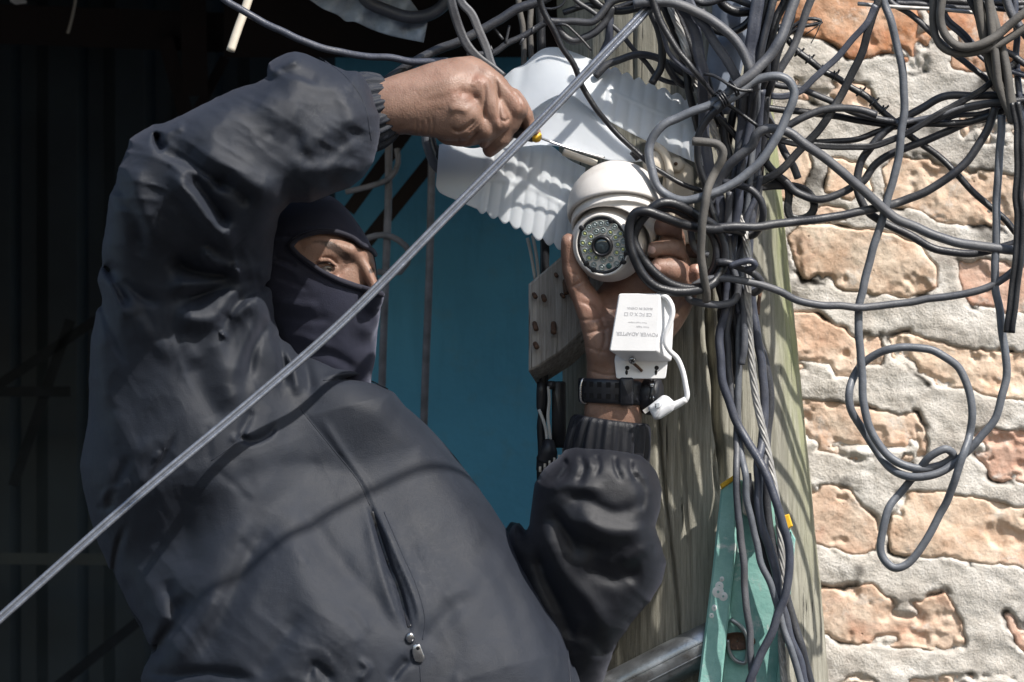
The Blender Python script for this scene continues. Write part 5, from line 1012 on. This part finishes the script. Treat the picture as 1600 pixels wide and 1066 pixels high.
cab([(1400,192),(1437,188),(1467,180),(1496,170),(1530,163),(1570,158)], 4.6, 'grey', 'short grey cable resting on the level pair before the right knot', -44, group=G2)
cab([(1420,196),(1460,191),(1496,181),(1530,176),(1575,166)], 4.6, 'blue', 'short bluish cable squeezed under the level pair at the right knot', -62, group=G2)
cab([(1190,205),(1215,215),(1235,221),(1272,222),(1310,220),(1347,215),(1372,207),(1396,198),(1430,192),(1470,190)], 5.4, 'black', 'black cable from the bundle meeting the level pair at the pale cable', -60, group=G2)
cab([(1190,200),(1205,213),(1240,224),(1272,228),(1291,230),(1319,231),(1360,228),(1380,224),(1401,217),(1425,205),(1457,185),(1486,168),(1516,151),(1547,132),(1590,95)], 3.6, 'black', 'thin black cable bending under the level pair then rising to the right', -40, group=G2, kind='flat')
F_ = [(1215,40),(1227,58),(1242,79),(1261,92),(1287,111),(1310,122),(1338,141),(1364,161),(1394,185),(1420,210),(1450,232),(1481,258),(1523,302),(1550,326),(1584,358),(1640,410)]
cab(F_, 5.4, 'black', 'diagonal black cable bound with wire turns in front of the wall', -70, group=G2)
Fc = crom([(x, y, -70) for x, y in F_], 3)
ws = ['just below the top hook', 'second from the top hook', 'above the thin grey cable', 'where the thin grey cable crosses', 'just right of the thin grey cable', 'where the dark cable crosses', 'midway to the level pair', 'nearest the level pair']
for i, s in enumerate((16, 22, 30, 37, 45, 52, 60, 66)):
    c = Fc[s]; t = (Fc[s+1]-Fc[s-1]); t /= np.linalg.norm(t); a_, u, v_ = frame_of(t)
    pts = [c+a_*(2.2*k/3.14)+(u*math.cos(k)+v_*math.sin(k))*6.6 for k in np.linspace(0, 7.5, 12)]+[c+a_*6+u*12+v_*2]
    cab([tuple(p) for p in pts], 1.7, 'black', 'wire wrap on the bound diagonal cable, '+ws[i], cat='wire wrap', name='wire_wrap', group='wire wraps on the diagonal cable', wob=0, step=2, n=7)
cab([(1372,-60),(1374,0),(1364,29),(1350,71),(1340,98),(1319,139),(1299,174),(1280,203),(1265,219),(1244,242),(1226,259),(1201,279),(1175,293),(1160,300)], 4.4, 'black', 'flat black cable slanting down left from the top to the bundle', -36, group=G2, kind='flat')
cab([(1368,8),(1357,34),(1329,66),(1310,90),(1291,107),(1272,124),(1250,143),(1225,152),(1205,150)], 3.6, 'blue', 'thin flat grey cable slanting down left behind the bound cable', -30, group=G2, kind='flat')
cab([(1372,-60),(1391,0),(1420,20),(1450,46),(1486,80),(1516,105),(1542,129),(1575,165)], 6.0, 'dark', 'dark cable slanting down right from the top to the right knot', -70, group=G2)
cab([(1455,-40),(1477,27),(1496,49),(1520,71),(1545,94),(1580,115)], 3.2, 'blue', 'bluish twin cable behind the hanging U-shaped loop at top right', -66, group=G2, kind='twin')
cab([(1455,-60),(1457,0),(1457,37),(1462,59),(1477,76),(1501,83),(1535,79),(1564,68),(1600,46),(1660,10)], 7.4, 'dusty', 'outer dusty cable of the U-shaped pair at top right', -14, group=G2)
cab([(1474,-60),(1472,0),(1469,34),(1477,56),(1499,71),(1525,71),(1552,59),(1574,41),(1600,22),(1660,-30)], 7.2, 'dusty', 'inner dusty cable of the U-shaped pair at top right', -4, group=G2)
cen = crom([(1528,-60,-24),(1537,0,-24),(1547,45,-24),(1558,90,-26),(1567,130,-28),(1577,165,-30),(1588,198,-34)], 6)
ln = ['left', 'front', 'right', 'rearmost']
for i in range(4):
    ph = i*math.pi/2; m_ = len(cen); tt = np.arange(m_)*6/80.0; rr = 12*np.clip((m_-np.arange(m_))/12.0, .35, 1)
    pts = [(c[0]+rr[k]*math.cos(ph+tt[k]), c[1], c[2]+rr[k]*math.sin(ph+tt[k])) for k, c in enumerate(cen)][::2]
    cab(pts, 7.6, 'dusty', f'{ln[i]} strand of the dusty twisted cable rope at the right edge', name='cable', group='strands of the twisted cable rope', wob=1)
cab([(1570,-60),(1572,0),(1585,30),(1610,60),(1660,90)], 7, 'grey', 'grey cable curving out at the top right corner', -44, group=G2)
cab([(1505,-60),(1515,0),(1530,30),(1540,80),(1552,120),(1568,150)], 6.5, 'dark', 'dark cable just left of the twisted rope', -46, group=G2)
cab([(1588,-60),(1586,20),(1590,60),(1588,110),(1592,160),(1600,230)], 6.0, 'blue', 'upright bluish cable hugging the right edge', -56, group=G2)
cab([(1560,75),(1584,86),(1600,98),(1660,140)], 6.0, 'dark', 'dark stub leaving the rope at the right edge', -40, group=G2)
cab([(1565,105),(1589,113),(1610,120),(1660,135)], 5.0, 'blue', 'blue stub leaving the rope at the right edge', -44, group=G2)
cab([(1586,160),(1591,195),(1594,253),(1592,326),(1591,387),(1586,440),(1580,490),(1577,520)], 4.4, 'black', 'thick black cable end hanging straight down at the right edge', -20, group=G2, kind='twin', name='cable')
cab([(1320,-14),(1400,-2),(1500,4),(1660,8)], 8, 'black', 'black level cable along the top right edge', -80, group=G2)
cab([(1400,4),(1470,10),(1540,14),(1600,12)], 5, 'dark', 'short dark level cable under the top right edge', -74, group=G2)
rod = cab([(1340,6,-62),(1400,11,-62),(1470,15,-62),(1524,20,-62)], 3.2, 'strand', 'bright metal rod lying level across the top brick', cat='rod', name='metal_rod', wob=0)
# cut ends and small coils
cab([(1190,140),(1194,150),(1199,173),(1206,200),(1218,221),(1228,242),(1239,261),(1247,279)], 6.2, 'grey', 'cut cable end pointing down in front of the small pink brick', -44, group=G1)
cab([(1175,290),(1194,292),(1216,291),(1239,293),(1258,300),(1271,313),(1272,328),(1263,340),(1248,344),(1236,340),(1230,326),(1231,304),(1229,291),(1216,281),(1196,276)], 4.4, 'black', 'small loose coil of flat black cable right of the bundle', -30, group=G1, kind='flat')
cab([(1229,49),(1242,40),(1261,31),(1280,31),(1285,34),(1276,37),(1257,41),(1240,48),(1228,58)], 3.4, 'black', 'folded black wire hook on the top brick', -62, group=G1)
cab([(1283,35),(1276,52),(1267,68)], .9, 'black', 'hair thin wire dangling from the folded hook', -60, group=G1, wob=0)
cab([(1281,38),(1270,46),(1258,54)], .9, 'black', 'second hair thin wire at the folded hook', -60, group=G1, wob=0)
cab([(1082,221,60),(1105,221,62),(1120,224,62),(1129,236,60),(1127,253,56),(1118,270,52),(1109,290,62),(1103,311,68),(1099,339,66),(1098,365,60),(1097,390,56),(1100,434,44),(1104,470,20)], 7.9, 'dusty', 'dusty cut cable with a square bent end hooked in front of the bundle', group=G1)
cab([(1140,150,40),(1129,165,40),(1113,177,36),(1101,193,30),(1092,214,26),(1088,240,24),(1092,268,22),(1101,292,18),(1112,330,10),(1120,370,0)], 7.2, 'black', 'black arc cable seen through the grey ring', group=G1)
cab([(1130,285,10),(1156,290,18),(1174,296,20),(1188,311,18),(1192,331,12),(1189,351,0),(1182,364,-14),(1168,370,-30)], 6.6, 'dark', 'dark hook shaped cable bending back round the bundle beside the moss', group=G1)
# knot in front of the fingers
cab([(1160,362,-20),(1130,357,20),(1108,358,36),(1081,354,50),(1059,348,62),(1033,338,72),(1008,330,78),(993,333,76),(984,350,72),(984,378,70),(992,405,70),(1005,430,68),(1024,448,64),(1051,456,56),(1075,456,46),(1100,451,30),(1116,441,16),(1128,420,8),(1132,398,8),(1128,374,14),(1115,353,26),(1094,340,40),(1071,326,54),(1046,317,64),(1028,319,68),(1010,334,66),(997,352,62),(990,374,60),(999,396,60),(1011,414,60),(1028,431,58),(1051,445,52),(1079,451,40),(1105,445,20),(1120,430,-10)], 7.7, 'black', 'black cable wound in two turns in front of the fingers', group=G1, wob=.5)
cab([(1018,328,50),(1046,327,46),(1071,338,40),(1095,348,24),(1110,366,14),(1120,388,8),(1118,414,2),(1106,436,-6)], 7.0, 'dark', 'dark inner turn of the knot above the index finger', group=G1)
cab([(1079,360,10),(1082,380,12),(1092,392,14),(1106,398,10)], 6.2, 'grey', 'short grey bend between the fingertips and the bundle', group=G1)
cab([(1120,410,16),(1137,411,18),(1160,419,16),(1178,427,10),(1188,437,2),(1188,450,-12),(1178,458,-30)], 6.6, 'dark', 'dark bent cable curling over the bundle above the lowest long cable', group=G1)
cab([(1140,416,26),(1158,410,28),(1172,408,28),(1179,414,26),(1174,420,20),(1160,420,10)], 6.0, 'blue', 'small looped nub of cable on the bundle', group=G1)
# top of the pole
cab([(930,120),(947,101),(971,92),(999,86),(1019,90),(1038,99),(1066,113),(1085,124)], 6.4, 'dark', 'dark cable arching right over the ribbed cover', -60, group=G1)
cab([(880,-30),(902,0),(924,17),(962,45),(986,75),(1009,99),(1033,121),(1066,132)], 4.6, 'dark', 'dark cable running down right behind the twin drop cable', -70, group=G1)
cab([(1000,-30),(1010,6),(1020,24),(1030,46),(1036,68),(1034,94),(1028,113),(1018,131)], 6.4, 'black', 'black bowed cable ending on the ribbed cover', -20, group=G1)
cab([(1000,-60),(1019,0),(1028,23),(1047,56),(1066,86),(1084,113),(1101,135),(1120,152),(1139,165),(1160,180),(1184,197)], 4.9, 'black', 'black cable slanting down right through the tie', 34, 40, group=G1, rad=[6.2, 6, 5.5, 4.5, 3.2, 3])
cab([(1038,-60,-10),(1045,0,-10),(1062,47,-10),(1075,90,-8),(1085,125,-50),(1098,160,-48),(1113,195,-50),(1130,250,-56),(1150,310,-62),(1163,360,-28),(1169,400,-20),(1168,452,-18),(1170,500,-26),(1173,550,-32),(1181,621,-36),(1196,690,-36),(1209,755,-32),(1218,820,-16),(1222,893,-16),(1221,1000,-16),(1226,1080,-16),(1232,1300,-16)], 6.0, 'strand', 'bare twisted steel guy strand running down the pole in the bundle', kind='strand', twist=.055, cat='wire strand', name='steel_strand', wob=0)
cab([(1060,-60),(1066,9),(1081,32),(1090,62),(1094,94),(1098,131),(1098,169),(1101,208),(1107,255),(1118,300),(1130,350)], 6.0, 'blue', 'upright flat blue-grey cable left of the conduit', 8, group=G1, kind='flat')
cab([(1060,-30),(1086,24),(1105,47),(1122,75),(1141,105),(1156,130),(1164,150)], 5.2, 'blue', 'flat blue-grey cable crossing the conduit diagonally', 20, group=G1, kind='flat')
cab([(990,6),(1024,2),(1047,4),(1075,13),(1103,26),(1131,45),(1150,66),(1163,86),(1172,110),(1180,140)], 7.6, 'grey', 'thick grey cable arching over the conduit', 28, group=G1)
for j_, (dx, zz2, mt, lab) in enumerate([(0, -14, 'black', 'black cable between the steel strand and the conduit, leftmost'), (11, -18, 'dark', 'dark cable close to the conduit on its left'), (20, -30, 'black', 'black cable tucked behind the conduit edge')]):
    cab([(1040+dx,-60),(1056+dx,15),(1069+dx,47),(1081+dx*.8,79),(1088+dx*.6,105),(1100+dx*.3,140),(1118,190+j_*4)], 6.4, mt, lab, zz2, group=G1)
cab([(1030,30),(1039,64),(1045,83),(1058,98),(1070,108),(1086,118)], 4.2, 'blue', 'thin blue cable bending behind the slanting black one', 0, group=G1)
cab([(1096,14),(1101,26),(1113,43),(1143,50),(1165,40),(1180,22),(1190,4)], 6.0, 'black', 'black cable slung under the conduit', -40, group=G1)
cab([(1122,-10),(1131,6),(1150,18),(1174,18),(1192,8)], 8.0, 'black', 'fat black cable slung across the conduit at the top edge', -44, group=G1)
# cables over the pole top, left
cab([(850,30),(866,35),(896,34),(930,32),(940,22),(950,9),(962,1),(985,-6),(1010,-4)], 6.4, 'dark', 'dark cable in an S-bend over the top of the pole', -60, group=G1)
cab([(868,36),(874,48),(884,60),(898,66),(915,57),(934,44),(948,32),(958,10)], 6.0, 'dark', 'dark cable sagging in a bowl over the top of the pole', -66, group=G1)
cab([(944,-30),(953,15),(955,38),(951,62),(941,84),(930,110)], 6.6, 'blue', 'upright bluish cable between the bowl and the drop cable', -72, group=G1)
cab([(872,38),(884,39),(896,49),(911,64),(924,79)], 2.0, 'black', 'thin cut wire end on the top of the pole', -50, group=G1, wob=0)
cab([(883,-20),(883,0),(877,9),(862,14),(850,13)], 2.2, 'black', 'thin black wire hook at the top edge above the cover', -50, group=G1, wob=0)
cab([(832,-60,60),(844,0,54),(855,28,50),(870,56,44),(885,84,38),(902,116,30),(921,150,22),(939,178,14),(956,200,8),(980,224,4),(1000,240,0),(1024,262,4),(1053,279,8),(1079,291,6),(1101,297,0),(1120,300,-20)], 4.4, 'black', 'long black cable crossing the white cover down to the camera', group=G1, rad=[5.4, 5, 4.6, 4.4, 4, 4])
# right of the conduit
cab([(1190,-60),(1184,0),(1178,38),(1174,75),(1174,110),(1166,160),(1160,220),(1152,300)], 7.2, 'blue', 'wide blue-grey cable just right of the conduit', 4, group=G1, kind='flat')
cab([(1208,-60),(1201,0),(1188,47),(1181,94),(1172,150),(1162,220)], 7.5, 'black', 'black cable second from the conduit', -6, group=G1)
cab([(1240,-60),(1226,0),(1212,28),(1203,66),(1196,113),(1186,170),(1178,240),(1165,310)], 8.0, 'black', 'thick black cable right of the bundle middle at the top', -10, group=G1)
cab([(1220,-60),(1211,0),(1198,47),(1188,84),(1184,130),(1172,190),(1150,250)], 6.6, 'dark', 'dark cable squeezed in the middle of the upper bundle', 8, group=G1)
cab([(1240,0),(1230,40),(1214,80),(1204,130),(1192,160),(1178,200)], 7.0, 'black', 'black cable behind the thick riser on the right of the bundle', -24, group=G1)
# bundle mid section
mid = [
 ([(1176,120),(1172,180),(1160,255),(1152,330),(1146,380),(1140,430),(1134,480),(1125,522),(1125,564),(1133,607),(1145,646),(1167,688),(1190,728),(1213,786),(1228,838),(1234,880),(1228,930),(1213,969),(1191,1021),(1172,1060),(1150,1120),(1120,1300)], 7.6, 'blue', 'grey cable bulging left of the bundle then looping over the ladder', 14),
 ([(1168,130),(1160,200),(1150,280),(1146,360),(1142,430),(1142,480),(1136,520),(1138,570),(1145,620),(1151,670),(1149,733),(1150,778),(1155,816),(1162,893),(1170,985),(1178,1061),(1190,1300)], 7.0, 'grey', 'straight grey cable hanging over the left half of the ladder', 0),
 ([(1184,130),(1178,200),(1172,280),(1164,340),(1160,400),(1158,450),(1159,494),(1157,522),(1156,564),(1153,621),(1155,680),(1158,715),(1163,740),(1169,790),(1179,841),(1198,902),(1219,960),(1234,1009),(1250,1064),(1290,1300)], 6.6, 'pale', 'light grey cable crossing the ladder diagonally', 4),
 ([(1190,140),(1184,220),(1180,311),(1172,370),(1172,440),(1178,500),(1184,545),(1192,579),(1195,607),(1194,649),(1189,691),(1185,733),(1186,778),(1190,815),(1202,862),(1217,923),(1232,985),(1248,1031),(1266,1100),(1300,1300)], 8.2, 'blue', 'thick bluish cable at the right of the lower bundle', -4),
 ([(1196,150),(1188,240),(1178,330),(1168,400),(1170,470),(1182,520),(1192,560),(1202,600),(1203,640),(1198,690),(1196,740),(1198,790),(1208,850),(1224,915),(1240,980),(1256,1030),(1276,1100),(1310,1300)], 7.0, 'dark', 'dark cable along the right side of the lower bundle', -18),
 ([(1150,170),(1141,200),(1132,260),(1122,330),(1130,400),(1136,460),(1140,490),(1146,540),(1150,600)], 7.2, 'black', 'black cable deep inside the middle of the bundle', -26),
 ([(1160,130),(1156,190),(1162,250),(1170,300),(1160,350),(1148,400),(1145,450),(1148,500),(1158,550)], 6.8, 'dark', 'dark wavy cable in the middle of the bundle', -12),
 ([(1188,274),(1180,311),(1169,339),(1158,377),(1149,401),(1150,440),(1156,490)], 5.6, 'blue', 'bluish cable slanting out of the bundle beside the moss', 8),
 ([(1172,310),(1166,340),(1157,376),(1148,404),(1150,450)], 6.0, 'black', 'black cable slanting beside the bluish one', -6),
 ([(1120,300),(1118,340),(1119,380),(1124,430),(1130,470)], 7.4, 'black', 'black cable just right of the square bent end', 4),
 ([(1140,300),(1136,340),(1140,390),(1148,430),(1160,470),(1162,520),(1158,570)], 6.8, 'grey', 'grey flat cable coming down the middle of the bundle', 18),
 ([(1130,185),(1136,220),(1146,260),(1150,300),(1148,340),(1142,380),(1140,420)], 6.2, 'dark', 'dark cable right of the steel strand inside the ring', -8),
 ([(1168,740),(1176,800),(1190,850),(1206,900),(1222,950)], 7.2, 'dark', 'dark cable hidden between ladder and lower bundle', -34),
]
for pts, r, mt, lab, z_ in mid: cab(pts, r, mt, lab, z_, group=G1)
# deep filling of the tangle over the pole
for pts, r, mt, lab, z_ in [
 ([(1030,-60),(1040,10),(1058,60),(1070,110),(1082,160),(1098,230),(1116,300)], 7.0, 'black', 'black cable behind the bare strand at the top', -44),
 ([(1090,-60),(1088,20),(1092,80),(1110,140),(1130,200),(1140,260)], 6.4, 'black', 'black cable behind the flat grey ones left of the conduit', -40),
 ([(1060,-20),(1100,6),(1140,-4),(1180,8),(1230,-10)], 7.0, 'dark', 'dark cable looping along the top edge over the conduit', -20),
 ([(880,20),(920,10),(960,14),(1000,2),(1040,14)], 6.0, 'black', 'black cable lying level across the pole at the top edge', -80),
 ([(905,-30),(930,4),(970,18),(1010,10),(1050,-10)], 6.6, 'black', 'black cable drooping from the top edge onto the pole', -76),
 ([(1192,-60),(1196,40),(1190,110),(1180,180),(1170,260),(1160,340),(1150,420)], 7.4, 'black', 'black cable at the core of the whole bundle', -34),
 ([(1216,60),(1204,120),(1196,180),(1190,240),(1184,300),(1176,350)], 6.2, 'dark', 'dark cable on the mossy side of the upper bundle', -30),
 ([(1120,180),(1150,210),(1170,250),(1176,300),(1166,350)], 6.0, 'black', 'black cable bowing right inside the big ring', -6),
 ([(1128,350),(1140,400),(1134,450),(1128,500),(1134,560)], 6.4, 'black', 'black cable left of centre below the knot', -30),
 ([(1040,96),(1060,130),(1092,140),(1100,120)], 5.6, 'black', 'short black bend above the ribbed cover', -56)]: cab(pts, r, mt, lab, z_, group=G1)
# top left
cab([(300,-60),(353,0),(376,15),(422,42),(469,61),(515,76),(561,87),(607,92),(647,96),(700,96)], 6.2, 'blue', 'long bluish cable sagging across the dark above the raised sleeve', -60, group=G3)
cab([(596,134),(614,118),(654,92),(700,72),(751,47),(779,32),(811,15),(836,5),(880,-20),(940,-60)], 7.2, 'dark', 'dark cable rising to the right from behind the wrist', -80, group=G3)
cab([(690,-60),(704,0),(710,24),(720,52),(733,73),(751,93),(772,109),(786,121)], 5.0, 'dark', 'left of the two flat cables dropping behind the fist', -30, group=G3, kind='flat')
cab([(695,-60),(720,0),(735,19),(746,45),(758,73),(769,101),(780,125)], 4.6, 'grey', 'right of the two flat cables dropping behind the fist', -40, group=G3, kind='flat')
cab([(730,88),(746,84),(771,81),(792,68),(811,60),(834,47),(860,30)], 5.4, 'dark', 'short dark cable with barbed wire ends above the fist', -90, group=G3)
for i, (p, q) in enumerate([((790, 68), (796, 40)), ((786, 62), (772, 44)), ((770, 82), (766, 72)), ((834, 42), (830, 54)), ((818, 60), (812, 70))]):
    cab([p, q], 2.2, 'dark', ['upright barb on the short dark cable', 'left leaning barb on the short dark cable', 'small stub at the left end of the short dark cable', 'knob at the right end of the short dark cable', 'lower stub on the short dark cable'][i], -88, cat='wire end', name='wire_end', group='wire ends above the fist', wob=0)
for x0, x1, lab in [(811, 817, 'left of the two pale thin tubes behind the cover'), (829, 830, 'right of the two pale thin tubes behind the cover')]:
    cab([(x0-4,-60),(x0,0),(x1,60),(x1+1,130)], 4.6, 'dusty', lab, -140, cat='tube', name='pale_tube', group='pale tubes behind the cover')
cab([(840,-60),(844,0),(845,60),(846,120),(848,260),(850,380),(852,480),(849,560),(848,640),(846,760),(840,900)], 8.2, 'black', 'black drain hose running down the left edge of the pole', -150, group=G3, name='cable')
cab([(668,190),(665,215),(671,236),(682,258),(700,275)], 8.0, 'pale', 'pale cable curling under the fist behind the cover', -80, group=G3)
cab([(674,205),(678,225),(686,245),(696,260)], 3.4, 'dark', 'thin dark cable beside the pale curl under the fist', -74, group=G3)
cab([(540,-60),(573,0),(596,14),(631,25),(665,25),(691,9),(710,-30)], 11, 'blue', 'blurred fat cable looping down at the top edge', -330, group=G3)
stk = cab([(402,-50,-200),(388,0,-190),(374,40,-180),(360,80,-170)], 7, 'cream', 'pale bamboo stick hanging at the top left', cat='stick', name='stick', wob=.6)
M['film'] = simple('grey_plastic_film', (.30, .36, .46), .35, var=.3, s=4, bmp=.002, bs=6)
xs = np.linspace(0, 1, 60); top = crom([(470,-30,0),(540,-40,0),(620,-20,0),(668,36,0)], 4); bot = crom([(478,-4,0),(505,14,0),(528,24,0),(541,34,0),(553,34,0),(580,46,0),(610,56,0),(662,67,0)], 4)
rs = lambda C, n: np.stack([np.interp(np.linspace(0, 1, n), np.linspace(0, 1, len(C)), C[:, k]) for k in range(3)], -1)
A, B = rs(top, 60), rs(bot, 60); t = np.linspace(0, 1, 24)[:, None, None]; G = A[None]*(1-t)+B[None]*t; G[..., 2] = -345+7*np.sin(G[..., 0]/9+G[..., 1]/14)+10*(fbm(G[..., 0], G[..., 1], 25, 3, 5)-.5)
idx = np.arange(24*60).reshape(24, 60); Fq = np.stack([idx[:-1, :-1], idx[1:, :-1], idx[1:, 1:], idx[:-1, 1:]], -1).reshape(-1, 4); K2 = G.copy(); K2[..., 2] -= 1.5
ring = np.concatenate([idx[0, :], idx[1:, -1], idx[-1, -2::-1], idx[-2:0:-1, 0]]); rr = np.roll(ring, -1)
fl = mob('plastic_film', np.vstack([G.reshape(-1, 3), K2.reshape(-1, 3)]), np.vstack([Fq, Fq[:, ::-1]+1440, np.stack([ring, rr, rr+1440, ring+1440], -1)]), M['film']); setp(fl, 'crumpled bluish plastic film hanging behind the fat cable at the top', 'film')
cab([(120,-30),(118,0),(112,30),(106,52)], 2.2, 'cream', 'thin yellowish cord over the timber beam at top left', -1380, cat='cord', name='cord', wob=0)
V, F = prism([(14, -14), (38, -8), (42, 5), (24, 7), (16, 2)], -1300, -1290, 1); tg = mob('paper_scrap', V, F, M['white'], smooth=False); setp(tg, 'small white scrap at the very top left corner', 'scrap')
# wires and clamp left of the pole, under the board
M['wirew'] = simple('grey_white_wire', (.50, .49, .47), .5, var=.1)
for pts, lab in [([(824,372),(830,400),(836,436)], 'pale wire left above the nailed board'), ([(832,368),(838,400),(842,440)], 'pale wire right above the nailed board'), ([(842,640),(848,655),(853,672),(855,694)], 'left white wire below the nailed board'), ([(857,604),(858,625),(856,650),(859,675),(861,694)], 'right white wire below the nailed board')]:
    M['wirew_'] = M['wirew']; cab(pts, 2.6, 'wirew_', lab, -120, cat='wire', name='wire', group='white wires beside the board', wob=.5)
cl = root('cable_splice', (858, 740, -120), 'taped black cable splice with a terminal strip at the left edge of the pole', 'splice')
V, F = prism(rrect(862, 596, 884, 700, 4), -170, -128, 2); mob('splice_box', V, F, M['blackp'], cl)
P, F = lathe((846, 622, -126), (0, 1, 0), [(-26, .1), (-25, 7), (-10, 8), (14, 8), (22, 6), (23, .1)], 18); mob('ferrule', P, F, M['blackp'], cl)
P, F = lathe((861, 600, -124), (0, 1, 0), [(-5, .1), (-4, 7), (8, 7), (9, .1)], 18); mob('ferrule', P, F, M['blackp'], cl)
P, F = sweep([(858, 690, -120), (857, 705, -116), (852, 722, -116), (847, 738, -122)], 12, rad=[9, 14, 16, 10], n=16, wob=5, step=3, seed=5); mob('tape_wrap', P, F, M['tape'], cl)
for i in range(5):
    V, F = prism(rrect(842+i*7.4, 729-i*4.6, 846+i*7.4, 738-i*4.6, 1), -118, -102, 1); mob('terminal', V, F, M['cream'], cl)
